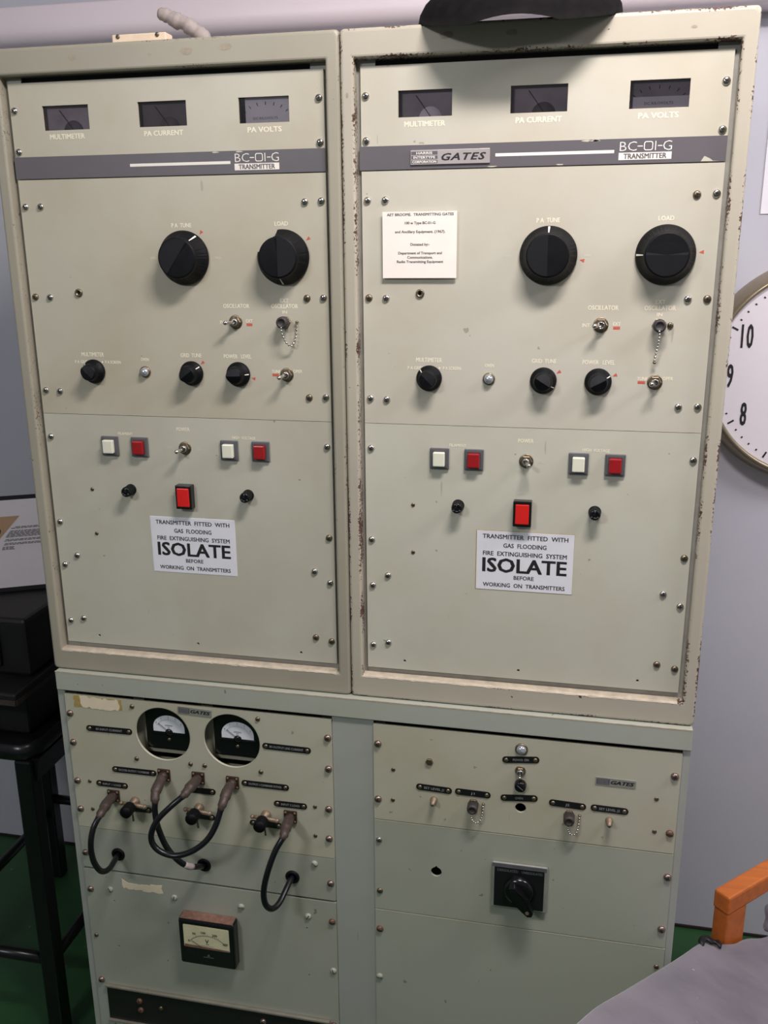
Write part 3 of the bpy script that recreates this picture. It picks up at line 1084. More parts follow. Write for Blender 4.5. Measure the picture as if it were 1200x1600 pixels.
# left meter/connector panel
c1, c2 = (-.3610, .8970), (-.2350, .8980)
smallL = [(-.414, .945), (-.186, .945), (-.414, .844), (-.185, .845), (-.313, .845), (-.287, .845), (-.510, .787), (-.510, .730), (-.091, .789), (-.092, .732)]
b = lower_panel('meter_panel', XL0, XL1, .6912, .9570, 'rack_cream', [circ(*c1, .0510, 56), circ(*c2, .0510, 56)])
mpl = b.obj('line_meter_panel', rack)
for (cx, cz), tw in ((c1, 0), (c2, 0)):
    # recessed ring lip of the cutout
    b = MB()
    for (rr, y0) in ((.0512, 0),):
        n = 56
        vs = []
        for k in range(n):
            a = 2 * pi * k / n
            for r_, y in ((.0510, RY - .0003), (.0503, RY - .0003), (.0503, RY + .004)):
                vs.append((cx + r_ * cos(a), y, cz + r_ * sin(a)))
        b.add(vs, [(k * 3 + j, k * 3 + j + 1, ((k + 1) % n) * 3 + j + 1, ((k + 1) % n) * 3 + j) for k in range(n) for j in range(2)], 'rack_cream', True)
    # carrier plate behind, meter standing on it
    yb = .016
    b.plate(rrect(cx - .062, cx + .062, cz - .062, cz + .062), [rrect(cx - .055, cx + .058, cz - .060, cz - .0495)], yb, .003, 'rack_cream')
    b.obj('meter_mount', mpl)
    m = MB()
    mx0, mx1, mz0, mz1 = cx - .030, cx + .056, cz - .026, cz + .056
    mx0, mx1, mz0, mz1 = cx - .037, cx + .060, cz - .036, cz + .066
    m.cbox(mx0, mx1, yb - .012, yb, mz0, mz1, 'gloss', .003)
    mc = cx + .007
    zc = cz - .001
    yd = yb - .0126
    # half-round white dial
    dial = [(mc - .029, zc), (mc + .029, zc)] + [(mc + .029 * cos(pi * k / 20), zc + .008 + .0235 * sin(pi * k / 20)) for k in range(21)]
    m.prism(dial, yd, yd + .001, 'meter_blue')
    for k in range(21):
        a = radians(155 - 130 * k / 20)
        r0, r1 = .0185, .0205 if k % 5 else .0225
        dx, dz_ = cos(a), sin(a)
        m.prism([(mc + r0 * 1.15 * dx - .0002, zc + .004 + r0 * dz_), (mc + r0 * 1.15 * dx + .0002, zc + .004 + r0 * dz_), (mc + r1 * 1.15 * dx + .0002, zc + .004 + r1 * dz_), (mc + r1 * 1.15 * dx - .0002, zc + .004 + r1 * dz_)], yd - .0002, yd, 'ink')
    for k in range(5):
        a = radians(150 - 120 * k / 4)
        m.text(str(k), mc + .027 * cos(a) * .98, zc + .0045 + .0245 * sin(a), yd - .0003, 'ink', h=.003)
    m.text('AMPERES', mc, zc + .0125, yd - .0003, 'ink', h=.0026, w=.014)
    m.text('RF', mc, zc + .0090, yd - .0003, 'ink', h=.002, w=.004)
    m.tube([(mc, yd - .0010, zc + .001), (mc - .019, yd - .0010, zc + .016)], .0004, 'ink', 5)
    m.lathe([(.0070, 0), (.0068, .0015), (0, .002)], 'gloss', (mc, yd, zc - .0005), 20)
    m.box(mc - .031, mc + .031, yd - .0012, yd, zc - .0042, zc - .0018, 'gloss')
    m.lathe([(.0030, 0), (.0030, .0015), (.0018, .0022), (0, .0022)], 'dull', (mc - .001, yd + .0006, cz - .0155), 14)
    m.obj('ammeter', mpl)
for x, z in smallL:
    screw(mpl, 'm' if z > .8 else 't', x, RY, z)
for x0, z0, x1, z1, tx in ((-.505, .8945, -.418, .8955, 'RF-INPUT CURRENT'), (-.180, .896, -.095, .8955, 'RF-OUTPUT LINE CURRENT'), (-.463, .818, -.379, .8185, 'EXCITER OUTPUT / COMBINER'),
                           (-.497, .786, -.436, .786, 'INPUT 1 LOAD'), (-.221, .820, -.136, .820, 'OUTPUT / COMBINER BYPASS'), (-.164, .787, -.105, .7875, 'INPUT 2 LOAD'),
                           (-.320, .794, -.270, .795, ''), (-.448, .742, -.394, .742, ''), (-.328, .744, -.274, .743, ''), (-.210, .743, -.151, .743, '')):
    name_tag(mpl, x0, z0, x1, z1, RY, tx)
bd = MB()
bd.box(-.0305, .0305, -.0012, 0, -.0065, .0065, 'alu_dull')
bd.box(-.029, -.009, -.0014, -.001, -.005, .005, 'bezel')
for k, tx in enumerate(('HARRIS', 'INTERTYPE', 'CORPORATION')):
    bd.text(tx, -.019, .0031 - k * .0031, -.0016, 'alu', h=.0014, w=.015)
bd.text('GATES', .0105, 0, -.0014, 'ink', h=.0058, w=.035, bold=.05, shear=.3)
BADGE = bd.mesh('badge')
link('badge', BADGE, mpl, (-.2985, RY, .9470), (0, radians(2), 0))


def flange(parent, x, z):
    b = MB()
    b.cbox(-.0115, .0115, -.0035, 0, -.0115, .0115, 'flange', .001)
    for i in (-1, 1):
        for k in (-1, 1):
            b.lathe([(.0025, .0035), (.0023, .005), (0, .0056)], 'rust', (i * .0082, 0, k * .0082), 10)
    b.lathe([(.0088, .0035), (.0088, .014)], 'flange', (0, 0, 0), 20)
    return b.obj('coaxial_socket', parent, (x, RY, z))


for x, z in ((-.4650, .7640), (-.3640, .8180), (-.3000, .8200), (-.2370, .8190), (-.1350, .7650)):
    flange(mpl, x, z)
for x, z in ((-.424, .758), (-.302, .761), (-.179, .763)):
    b = MB()
    b.lathe([(.0085, 0), (.0085, .006), (.006, .008), (.005, .014)], 'brass', seg=18)
    b.tube([(-.021, -.012, .0005), (-.009, -.013, .001), (0, -.014, .001), (.009, -.013, -.0005), (.023, -.012, -.002)], [.0032, .0036, .0048, .0036, .0042], 'brass', 12)
    b.sphere((.023, -.012, -.002), .0047, 'brass', 12, 7)
    b.sphere((-.021, -.012, .0005), .0042, 'brass', 12, 7)
    b.lathe([(.0108, .0200), (.0108, .037), (.0100, .0395), (0, .040)], 'knob', (0, 0, 0), 24)
    b.lathe([(.0045, .010), (.0045, .021)], 'brass', (0, 0, 0), 12)
    b.tube([(.004, -.022, -.006), (.005, -.022, -.026)], .0018, 'dull', 8)
    b.obj('shorting_plug', mpl, (x, RY, z))


def torn(b, pts, y, mat, rnd, j=.0014):
    out = []
    for i in range(len(pts)):
        (x0, z0), (x1, z1) = pts[i], pts[(i + 1) % len(pts)]
        n = max(2, int(hypot(x1 - x0, z1 - z0) / .005))
        for k in range(n):
            out.append((x0 + (x1 - x0) * k / n + rnd.uniform(-j, j), z0 + (z1 - z0) * k / n + rnd.uniform(-j, j)))
    b.prism(out, y, y + .0004, mat)


rnd = random.Random(4)
b = MB()
torn(b, [(-.524, .934), (-.434, .935), (-.434, .955), (-.524, .955)], RY - .0003, 'glue', rnd)
torn(b, [(-.510, .935), (-.440, .933), (-.438, .953), (-.514, .955)], RY - .0006, 'peel', rnd, .002)
b.obj('label_remnant', mpl, label='torn pale remnant of a peeled paper label')
for x, z in ((-.536, .920), (-.536, .863), (-.536, .786), (-.536, .728)):
    screw(mpl, 'c', x + .002, RY, z)
for x, z in ((-.0655, .923), (-.0655, .865), (-.067, .788), (-.0675, .730)):
    screw(mpl, 'c', x, RY, z)

# left blank strip with grommets
GR = ((-.468, .641), (-.301, .643), (-.136, .643))
b = lower_panel('grommet_panel', XL0, XL1, .6045, .6898, 'rack_green', [circ(x, z, .0085, 20) for x, z in GR])
gp = b.obj('grommet_panel', rack)
for x, z in GR:
    g = MB()
    g.lathe([(.0125, 0), (.0130, .0015), (.0115, .0035), (.0090, .0040), (.0072, .003), (.0068, -.003), (.0095, -.004)], 'knob', seg=28)
    g.obj('grommet', gp, (x, RY, z))
for x, z in ((-.534, .636), (-.0670, .640)):
    screw(gp, 'c', x, RY, z)
screw(gp, 'g', -.0950, RY, .6760)

# left voltmeter panel
dots = [(-.486, .537), (-.486, .436), (-.113, .539), (-.112, .438)]
b = lower_panel('voltmeter_panel', XL0, XL1, .3450, .6000, 'rack_green', [circ(x, z, .0018, 10) for x, z in dots])
vp = b.obj('voltmeter_panel', rack)
b = MB()
vx0, vx1, vz0, vz1 = -.3495, -.2430, .4440, .5400
b.cbox(vx0, vx1, RY - .0235, RY, vz0, vz1, 'gloss', .004)
b.box(vx0 + .003, vx1 - .003, RY - .021, RY - .001, vz1 - .0005, vz1 + .0006, 'dust')
yv = RY - .0238
dx0, dx1, dz0, dz1 = vx0 + .0095, vx1 - .0095, vz0 + .038, vz1 - .010
b.prism(rrect(dx0, dx1, dz0, dz1, .002), yv, yv + .001, 'meter_cream')
vc = (dx0 + dx1) / 2 + .002
a_pts = []
for k in range(25):
    a = radians(160 - 140 * k / 24)
    a_pts.append((a, k))
arc_o = [(vc + .036 * cos(a), dz0 + .004 + .0245 * sin(a)) for a, k in a_pts]
arc_i = [(vc + .0352 * cos(a), dz0 + .004 + .0238 * sin(a)) for a, k in a_pts]
b.add([(x, yv - .0002, z) for x, z in arc_o + arc_i], [(i, i + 1, 26 + i, 25 + i) for i in range(24)], 'grey_ink')
for a, k in a_pts:
    l = .0035 if k % 6 == 0 else .002
    x, z = vc + .036 * cos(a), dz0 + .004 + .0245 * sin(a)
    b.prism([(x - .0003, z), (x + .0003, z), (x + .0003 + l * .4 * cos(a), z + l * sin(a)), (x - .0003 + l * .4 * cos(a), z + l * sin(a))], yv - .0003, yv, 'ink')
for tx, x, z in (('0', -.040, .014), ('50', -.028, .0305), ('100', -.008, .0345), ('200', .016, .0320), ('300', .0375, .016)):
    b.text(tx, vc + x * .9, dz0 + z, yv - .0003, 'ink', h=.0046, bold=.02)
b.text('V', vc - .001, dz0 + .017, yv - .0003, 'ink', h=.0075, bold=.02)
b.box(vc - .0035, vc + .003, yv - .0003, yv, dz0 + .0105, dz0 + .0113, 'ink')
b.box(vc - .014, vc + .012, yv - .0003, yv, dz0 + .0068, dz0 + .0072, 'grey_ink')
b.prism([(dx0 + .001, dz0), (dx1 - .001, dz0), (dx1 - .001, dz0 + .003), (vc, dz0 + .0045), (dx0 + .001, dz0 + .006)], yv - .00025, yv, 'dust')
b.tube([(vc - .012, yv - .001, dz0 + .004), (vc - .030, yv - .001, dz0 + .015)], .0004, 'ink', 5)
b.prism([(vc - .003, vz0 + .022), (vc + .003, vz0 + .022), (vc, vz0 + .027)], RY - .0238, RY - .0234, 'bezel')
b.box(vc - .010, vc + .010, RY - .0238, RY - .0234, vz0 + .0195, vz0 + .0203, 'bezel')
b.obj('voltmeter', vp, label='square black voltmeter with cream dial and dusty top')
b = MB()
torn(b, [(-.466, .569), (-.387, .568), (-.387, .5855), (-.448, .580), (-.466, .587)], RY - .0004, 'peel', rnd, .0018)
b.obj('label_remnant', vp, label='torn pale remnant of a peeled paper label')
for x, z, k in ((-.532, .557, 'c'), (-.531, .454, 'm'), (-.530, .352, 'c'), (-.066, .561, 'r'), (-.066, .456, 'g'), (-.492, .562, 'g'), (-.364, .564, 'g'), (-.235, .565, 'g'), (-.110, .565, 'g')):
    screw(vp, k, x, RY, z)

# left drawer with dark recessed fascia
b = lower_panel('fascia_panel', XL0, XL1, .078, .3440, 'rack_frame')
fp = b.obj('fascia_panel', rack)
b = MB()
b.box(-.5200, -.0760, RY - .0020, RY, .2630, .3410, 'black_case')
b.cbox(-.5210, -.0750, RY - .0065, RY, .3400, .3445, 'trimmetal', .001)
b.cbox(-.5210, -.0750, RY - .0065, RY, .2600, .2640, 'trimmetal', .001)
b.prism(rrect(-.345, -.248, .286, .312), RY - .0028, RY - .001, 'tag')
b.obj('fascia', fp)
for x, z in ((-.453, .317), (-.452, .296)):
    screw(fp, 'r', x, RY - .002, z)
screw(fp, 'm', -.410, RY - .002, .308)
screw(fp, 'r', -.068, RY, .335)
screw(fp, 'c', -.204, RY - .002, .318)

# right exciter switch panel
b = lower_panel('switch_panel', XR0, XR1, .7805, .9570, 'rack_cream', [circ(.2540, .8320, .0088, 24), circ(.105, .899, .0025, 12)])
sp = b.obj('switch_panel', rack)
lamp(sp, .2520, RY, .9385, .0100)
for x0, z0, x1, z1, tx in ((.2225, .9165, .2805, .9225, 'POWER ON'), (.2215, .8475, .2805, .8530, 'OVEN'), (.0835, .8510, .1425, .8490, 'SET LEVEL J1'), (.1475, .8500, .2055, .8490, 'J1'),
                           (.2985, .8490, .3565, .8470, 'J2'), (.3635, .8480, .4215, .8470, 'SET LEVEL J2')):
    name_tag(sp, x0, z0, x1, z1, RY, tx)
toggle(sp, .2515, RY, .8995, -90, .35, False)
fh = MB()
fh.lathe([(.0095, 0), (.0095, .004), (.0088, .009), (.0078, .0105), (.003, .0105)], 'gloss', seg=28)
fh.box(-.006, .006, -.0110, -.0104, -.0007, .0007, 'bezel')
fh.obj('fuse_cap', sp, (.2525, RY, .8750), (0, .7, 0))
for x, z in ((.113, .8300), (.393, .8285)):
    p_ = MB()
    p_.lathe([(.0058, 0), (.0058, .004), (.0046, .005), (.0046, .012), (.0035, .013), (.0030, .017), (0, .0175)], 'brass', seg=16)
    p_.box(-.0025, .0025, -.0178, -.0172, -.0004, .0004, 'slot')
    p_.obj('trimmer_shaft', sp, (x, RY, z))
for x, z in ((.1780, .8310), (.3310, .8300)):
    bnc_cap(sp, x, RY, z, [(-.001, -.020, -.006), (0, -.018, -.018), (.006, -.014, -.027), (.013, -.009, -.024), (.0155, -.005, -.010), (.016, -.003, .002)], .0086, .022)
j = MB()
j.lathe([(.0062, 0), (.0062, .003), (.0055, .0036), (.0030, .0036)], 'dull', seg=6, smooth=False)
j.lathe([(.0030, .0037), (.0026, .001), (0, .001)], 'slot', seg=12)
j.obj('jack_socket', sp, (.105, RY, .899))
link('badge', BADGE, sp, (.399, RY, .8965), (0, radians(.5), 0))
for x, z in ((.045, .877), (.044, .820), (.462, .875), (.463, .817)):
    screw(sp, 't', x, RY, z)
for x, z, k in ((.0195, .922, 'c'), (.019, .819, 'c'), (.486, .918, 'c'), (.486, .817, 'r')):
    screw(sp, k, x, RY, z)

# right rotary switch panel
key = circ(.118, .691, .0092, 24)
key = [(x, z + (.003 if abs(x - .118) < .0016 and z > .699 else 0)) for x, z in key]
b = lower_panel('rotary_panel', XR0, XR1, .6022, .7785, 'rack_green2', [key])
b.box(XR0, XR1, RY - .0002, RY + .001, .7776, .7786, 'rack_cream')
rp = b.obj('rotary_panel', rack)
b = MB()
b.cbox(-.0455, .0455, -.0075, 0, -.0440, .0435, 'alu_dull', .003)
b.box(-.0440, .0440, -.0077, -.006, .0365, .0428, 'bezel')
b.box(-.0405, .0405, -.0082, -.007, -.0385, .0365, 'tag')
b.text('S.REGULATED', -.019, .0315, -.0084, 'bezel', h=.0045, w=.034, bold=.02)
b.text('UNREGULATED', .021, .0315, -.0084, 'bezel', h=.0045, w=.034, bold=.02)
rs = b.obj('rotary_switch', rp, (.2565, RY, .6860), label='square rotary switch with black plate and handle')
h = MB()
h.lathe([(.0245, .008), (.0245, .014), (.0225, .018), (.017, .020)], 'gloss', (0, 0, 0), 36)
hp = [(-.007, .020), (.000, .0235), (.007, .020), (.0105, .0), (.0085, -.020), (.006, -.034), (0, -.0375), (-.006, -.034), (-.0085, -.020), (-.0105, .0)]
h.prism(hp, -.036, -.018, 'gloss')
h.prism([(x * .65, z * .9) for x, z in hp], -.039, -.035, 'gloss')
h.prism(circ(0, -.026, .0030, 12), -.0396, -.038, 'brass')
h.obj('switch_handle', rs, (.2565, RY, .6850), (0, radians(-38), 0))
for x, z, k in ((.020, .740, 'n'), (.0205, .639, 'd'), (.4885, .737, 'c'), (.4865, .638, 'c')):
    screw(rp, k, x, RY, z)

# right blank panel
b = lower_panel('blank_panel', XR0, XR1, .3356, .6002, 'rack_green2')
b.box(XR0, XR1, RY - .0002, RY + .001, .5986, .6003, 'rack_cream')
bp = b.obj('blank_panel', rack)
for x, z, k in ((.020, .561, 'r'), (.019, .460, 'g'), (.484, .564, 'm'), (.484, .372, 'c')):
    screw(bp, k, x, RY, z)
b = lower_panel('blank_panel', XR0, XR1, .078, .3346, 'rack_green2')
b.obj('blank_panel', rack)

# ------------------------------------------------------------------ patch cables
CAB = {
    'A': [(-.4650, -.0175, .7645), (-.4640, -.0340, .7660), (-.4610, -.0520, .7660), (-.4601, -.0695, .7630), (-.4654, -.0855, .7455), (-.4681, -.0925, .7169), (-.4684, -.0875, .6825), (-.4643, -.0755, .6559), (-.4601, -.0575, .6471), (-.4637, -.0275, .6445), (-.4680, -.0075, .6410), (-.4690, .0300, .6390)],
    'B': [(-.3640, -.0175, .8180), (-.3630, -.0330, .8140), (-.3625, -.0480, .8070), (-.3596, -.0575, .7960), (-.3592, -.0615, .7780), (-.3538, -.0655, .7521), (-.3414, -.0655, .7158), (-.3246, -.0625, .6904), (-.3114, -.0525, .6721), (-.3021, -.0295, .6551), (-.3010, -.0075, .6430), (-.3010, .0300, .6400)],
    'C': [(-.3000, -.0175, .8200), (-.2990, -.0340, .8230), (-.3000, -.0500, .8235), (-.3040, -.0640, .8190), (-.3208, -.0775, .8056), (-.3408, -.0875, .7850), (-.3518, -.0925, .7622), (-.3513, -.0945, .7425), (-.3386, -.0945, .7281), (-.3134, -.0925, .7215), (-.2839, -.0875, .7309), (-.2593, -.0805, .7506), (-.2455, -.0715, .7748), (-.2385, -.0600, .8020), (-.2370, -.0480, .8120), (-.2370, -.0330, .8180), (-.2370, -.0175, .8190)],
    'D': [(-.1350, -.0175, .7650), (-.1330, -.0340, .7670), (-.1310, -.0510, .7680), (-.1301, -.0655, .7640), (-.1405, -.0775, .7444), (-.1519, -.0875, .7093), (-.1592, -.0905, .6731), (-.1581, -.0875, .6456), (-.1517, -.0755, .6281), (-.1440, -.0575, .6279), (-.1382, -.0275, .6404), (-.1360, -.0075, .6430), (-.1360, .0300, .6420)],
}
LAB = {
    'A': 'black cable looping from the leftmost socket down into the left grommet',
    'B': 'black cable running from second socket behind the loop into the middle grommet',
    'C': 'black cable bent in a loop between the third and fourth sockets',
    'D': 'black cable hanging from the rightmost socket into the right grommet',
}
for k, pts in CAB.items():
    t = thing('patch_cable', LAB[k], 'cable', pts[0], 'black patch cables on the rack')
    P = smooth_path(pts, 6)
    MB().tube(P[12:], .0051, 'cable', 14).obj('cable_sheath', t) if k != 'C' else MB().tube(P[12:-12], .0051, 'cable', 14).obj('cable_sheath', t)

    def plug(seq):
        rr = []
        n = len(seq)
        for i in range(n):
            s_ = i / (n - 1)
            rr.append(.0088 if s_ < .35 else .0094 if s_ < .62 else (.0080 if s_ < .68 else .0076 if s_ < .9 else .0056))
        q = MB().tube(seq, rr, 'plug', 20)
        q.sphere(seq[0], .0088, 'plug', 16, 8)
        q.obj('plug', t)
    L = []
    for i, p in enumerate(P):
        L.append(p)
        if i >= 19:
            break
    plug(L)
    if k == 'C':
        plug(P[::-1][:20])
    if k == 'B':
        i0 = len(P) - 13
        MB().tube(P[i0 - 8:i0 - 2], [.0050, .0058, .0054, .0060, .0055, .0050], 'tape', 14).obj('tape_wrap', t)

# ------------------------------------------------------------------ card on the right cabinet
b = MB()
x0, x1, z0, z1 = .0305, .1357, 1.6595, 1.7494
yc = PY - .0060
b.box(x0, x1, yc, yc + .0018, z0, z1, 'card')
for q in ((x0 + .01, z1 - .01), (x1 - .01, z1 - .01), ((x0 + x1) / 2, z0 + .012)):
    b.lathe([(.004, -.006), (.005, -.002)], 'card', (q[0], yc, q[1]), 10)
cx = (x0 + x1) / 2
for tx, f, wd in (('AET BROOME.  TRANSMITTING GATES', .045, .094), ('100 w Type BC-01-G', .170, .043), ('and Ancillary Equipment. (1967).', .300, .071), ('Donated by:-', .490, .027),
                  ('Department of Transport and', .620, .062), ('Communications.', .685, .036), ('Radio Transmitting Equipment', .750, .066)):
    b.text(tx, cx + .001, z1 - f * (z1 - z0), yc - .0002, 'grey_ink', h=.0034, w=wd, bold=.03)
b.obj('display_card', None, label='small cream paper card with typed text stuck on the right cabinet', category='card')

# ------------------------------------------------------------------ things on top of the cabinets
# brimmed hat
b = MB()
hc = Vector((.2100, .045))
NA, prof = 72, [(1.0, 0.0), (.985, .010), (.93, .022), (.80, .036), (.62, .048), (.56, .075), (.50, .105), (.35, .118), (0.0, .122)]


def rimz(x, y):
    d = (x - .213) / .055
    return 1.9815 + y * .262 + .0095 * max(0, 1 - d * d)


vs, fs = [], []
for layer, off in ((0, 0.0), (1, -.006)):
    for k in range(NA):
        a = 2 * pi * k / NA
        for (r, h_) in prof:
            x = hc.x + .134 * r * cos(a)
            y = hc.y + .118 * r * sin(a)
            zr = rimz(hc.x + .134 * cos(a), hc.y + .118 * sin(a))
            base = zr * r + (rimz(hc.x, hc.y) + .004) * (1 - r)
            zz = base + h_ * (1 + .05 * sin(3 * a)) + (off if r < 1 else 0)
            vs.append((x, y, max(zz, 1.9850 if y > -.001 and layer else -1)))
n = len(prof)
for layer in (0, 1):
    o = layer * NA * n
    for k in range(NA):
        k2 = (k + 1) % NA
        for j in range(n - 1):
            fs.append((o + k * n + j, o + k * n + j + 1, o + k2 * n + j + 1, o + k2 * n + j))
for k in range(NA):
    k2 = (k + 1) % NA
    fs.append((k * n, k2 * n, NA * n + k2 * n, NA * n + k * n))
b.add(vs, fs, 'leather', True)
b.obj('brimmed_hat', None, label='dark leather brimmed hat lying on top of the right cabinet', category='hat')

b = MB()
pp_ = smooth_path([(-.336, .118, 2.044), (-.322, .12, 2.040), (-.309, .12, 2.033), (-.296, .12, 2.029), (-.284, .12, 2.021), (-.272, .12, 2.013), (-.264, .12, 2.003), (-.262, .12, 1.9835)], 4)
rr = [.0062 + .0045 * min(1, i / 4) + .0012 * sin(i * .95) + .0008 * sin(i * 2.3) for i in range(len(pp_))]
b.tube(pp_, rr, 'tape', 18)
b.obj('taped_cable_end', None, label='lumpy grey taped cable end sticking up from left cabinet top', category='cable end')
b = MB()
b.cbox(-.3735, -.2900, .036, .060, 1.9835, 1.9998, 'creamwood', .0015)
t = b.obj('mounting_strip', None, label='small cream strip with two screws on left cabinet top', category='strip')
for x in (-.364, -.303):
    screw(t, 's', x, .036, 1.9968)

# ------------------------------------------------------------------ clock and notice on the wall
ck = thing('wall_clock', 'large round white wall clock with tan metal rim, half hidden by cabinet', 'clock', (.805, .80, 1.4436))
b = MB()
b.lathe([(.238, 0), (.238, .012), (.226, .050), (.2200, .058), (.2155, .058), (.2130, .052), (.2130, .045), (0, .045)], 'clock_case', (.805, .80, 1.4436), 128)
b.obj('case', ck)
b = MB()
b.lathe([(.2135, .046), (0, .0465)], 'clock_dial', (.805, .80, 1.4436), 96)
yd = .80 - .0470
ROT = radians(2.5)
for k in range(60):
    a = pi / 2 - 2 * pi * k / 60 + ROT
    big = k % 5 == 0
    l, w_ = (.014, .0018) if big else (.0038, .0016)
    r0, r1 = .1985 - l / 2, .1985 + l / 2
    dx, dz_ = cos(a), sin(a)
    q = [(r0, -w_), (r1, -w_), (r1, w_), (r0, w_)]
    b.prism([(.805 + r * dx - s_ * dz_, 1.4436 + r * dz_ + s_ * dx) for r, s_ in q], yd, yd + .0006, 'ink')
for k in range(1, 13):
    a = pi / 2 - 2 * pi * k / 12 + ROT
    rx = .178 if k == 9 else .170
    b.text(str(k), .805 + rx * cos(a), 1.4436 + rx * sin(a) * .97, yd, 'ink', h=.048, w=(.023 if k > 9 else .0115) if k != 1 else .004, bold=.012, rot=radians(1.0), space=1.15)
b.obj('dial', ck)
for nm, a, l, w_ in (('hour_hand', radians(20), .11, .006), ('minute_hand', radians(-62), .165, .0045)):
    b = MB()
    dx, dz_ = cos(a), sin(a)
    b.prism([(.805 + r * dx - s_ * dz_, 1.4436 + r * dz_ + s_ * dx) for r, s_ in ((-.03, -w_), (l, -w_ * .6), (l, w_ * .6), (-.03, w_))], yd - .008, yd - .006, 'ink')
    b.obj(nm, ck)
b = MB()
b.lathe([(.010, .045), (.010, .058), (0, .059)], 'ink', (.805, .80, 1.4436), 24)
b.obj('hub', ck)
b = MB()
b.box(.6630, .8730, .7975, .7992, 1.7655, 2.0625, 'notice')
b.obj('paper_notice', None, label='plain white paper sheet pinned on wall above the clock', category='notice')

# ------------------------------------------------------------------ stool, case, display board (left)
st = thing('metal_stool', 'black metal stool with rounded seat rim left of the rack', 'stool', (-.91, .33, 0))
b = MB()
sx0, sx1, sy0, sy1 = -1.100, -.7270, .142, .700
n = 0
outer = rrect(sx0, sx1, sy0, sy1, .045, 8)
for (ins, z) in ((0.006, .706), (0, .712), (0, .734), (.006, .740)):
    pass
loops = []
for ins, z in ((.008, .704), (.001, .710), (0, .722), (.001, .734), (.008, .740)):
    loops.append([(x, y, z) for x, y in rrect(sx0 + ins, sx1 - ins, sy0 + ins, sy1 - ins, .045, 8)])
m = len(loops[0])
vs = [p for l in loops for p in l]
fs = [(i * m + k, i * m + (k + 1) % m, (i + 1) * m + (k + 1) % m, (i + 1) * m + k) for i in range(4) for k in range(m)]
b.add(vs, fs, 'black_metal', True)
b.add(vs, [tuple(range(m)), tuple(4 * m + k for k in range(m))], 'black_metal')
b.obj('seat', st)
LG = ((-.7570, .165), (-1.065, .165), (-.7570, .670), (-1.065, .670))
for x, y in LG:
    MB().cbox(x - .0185, x + .0185, y - .0185, y + .0185, 0, .706, 'black_metal', .005).obj('leg', st)
for (xa, ya), (xb, yb), z in ((LG[0], LG[1], .205), (LG[2], LG[3], .245), (LG[0], LG[2], .205), (LG[1], LG[3], .205)):
    MB().tube([(xa, ya, z), (xb, yb, z)], .0125, 'black_metal', 12).obj('stretcher', st)
for x, y in (LG[0],):
    b = MB()
    b.prism([(x + .016, .706), (x + .016, .66), (x + .022, .655), (x + .03, .706)], y - .004, y + .30, 'black_metal')
    b.obj('gusset', st)
cs = thing('equipment_case', 'black boxy equipment case with a brown lower edge on the stool', 'case', (-.93, .33, .742))
b = MB()
b.cbox(-1.120, -.7600, .190, .500, .7425, .848, 'black_case', .006)
b.obj('base', cs)
b = MB()
b.cbox(-1.160, -.7270, .114, .540, .848, .874, 'black_case', .004)
b.box(-1.158, -.7290, .1128, .1145, .850, .861, 'case_edge')
b.box(-.7280, -.7262, .116, .538, .850, .861, 'case_edge')
b.obj('tray', cs)
b = MB()
b.cbox(-1.150, -.7400, .190, .530, .874, .9985, 'black_case', .008)
b.cbox(-1.100, -.8000, .182, .192, .895, .965, 'black_metal', .003)
b.obj('body', cs)
# poster board leaning slightly, turned about 27 degrees
bo = MB()
Lh = .325
bo.box(-.20, Lh, -.004, .004, -.008, .196, 'black_metal')
bo.box(-.192, Lh - .008, -.0052, -.003, .0, .187, 'poster')
yp = -.0056
bo.add([(-.19, yp, .152), (.050, yp, .152), (-.008, yp, .090), (-.050, yp, .045), (-.19, yp, .045)], [(0, 1, 2, 3, 4)], 'tan')
bo.prism([(.026 * cos(a) - .016, .122 + .017 * sin(a)) for a in [2 * pi * k / 24 for k in range(24)]], yp - .0003, yp, 'ink')
rn = random.Random(2)
rows_ = [(.138, .066), (.134, .050), (.125, .046), (.121, .040), (.117, .036), (.113, .032), (.109, .028), (.105, .026), (.096, .024), (.092, .018), (.083, .020), (.079, .016), (.071, .010), (.067, .008), (.063, .006)]
for i, (z, x) in enumerate(rows_):                      # lines of type too small to read, word by word
    xa = .006 + x * .5
    za = .082 + (z - .063) * .62
    for k in range(3 if i > 11 else 9):
        wd = rn.uniform(.004, .011)
        bo.box(xa, xa + wd, yp - .0002, yp, za - .0007, za + .0007, 'grey_ink')
        xa += wd + .0016
dirv = Vector((.888, .459, 0)).normalized()
yaw = atan2(dirv.y, dirv.x)
bo.obj('display_board', None, (-.8780, .3220, 1.0080), (-radians(12.5), 0, yaw), label='white information poster with tan and black shapes in thin black frame', category='poster')

# ------------------------------------------------------------------ chair and cloth (right)
S2 = .70710678
av, pv = Vector((S2, S2, 0)), Vector((S2, -S2, 0))
A0 = Vector((.593, .163, 0))
ch = thing('wooden_armchair', 'orange wooden armchair with square-cut arms beside the right cabinet', 'chair', (.85, .15, 0))


def obox(o, da, dp, z0, z1, mat, c=.003):
    """box laid along the arm direction: da, dp are (start, end) along a and p"""
    b = MB()
    b.cbox(da[0], da[1], -dp[1], -dp[0], z0, z1, mat, c)
    T = Matrix(((S2, -S2, 0, o.x), (S2, S2, 0, o.y), (0, 0, 1, 0), (0, 0, 0, 1)))
    b.xform(T)
    return b


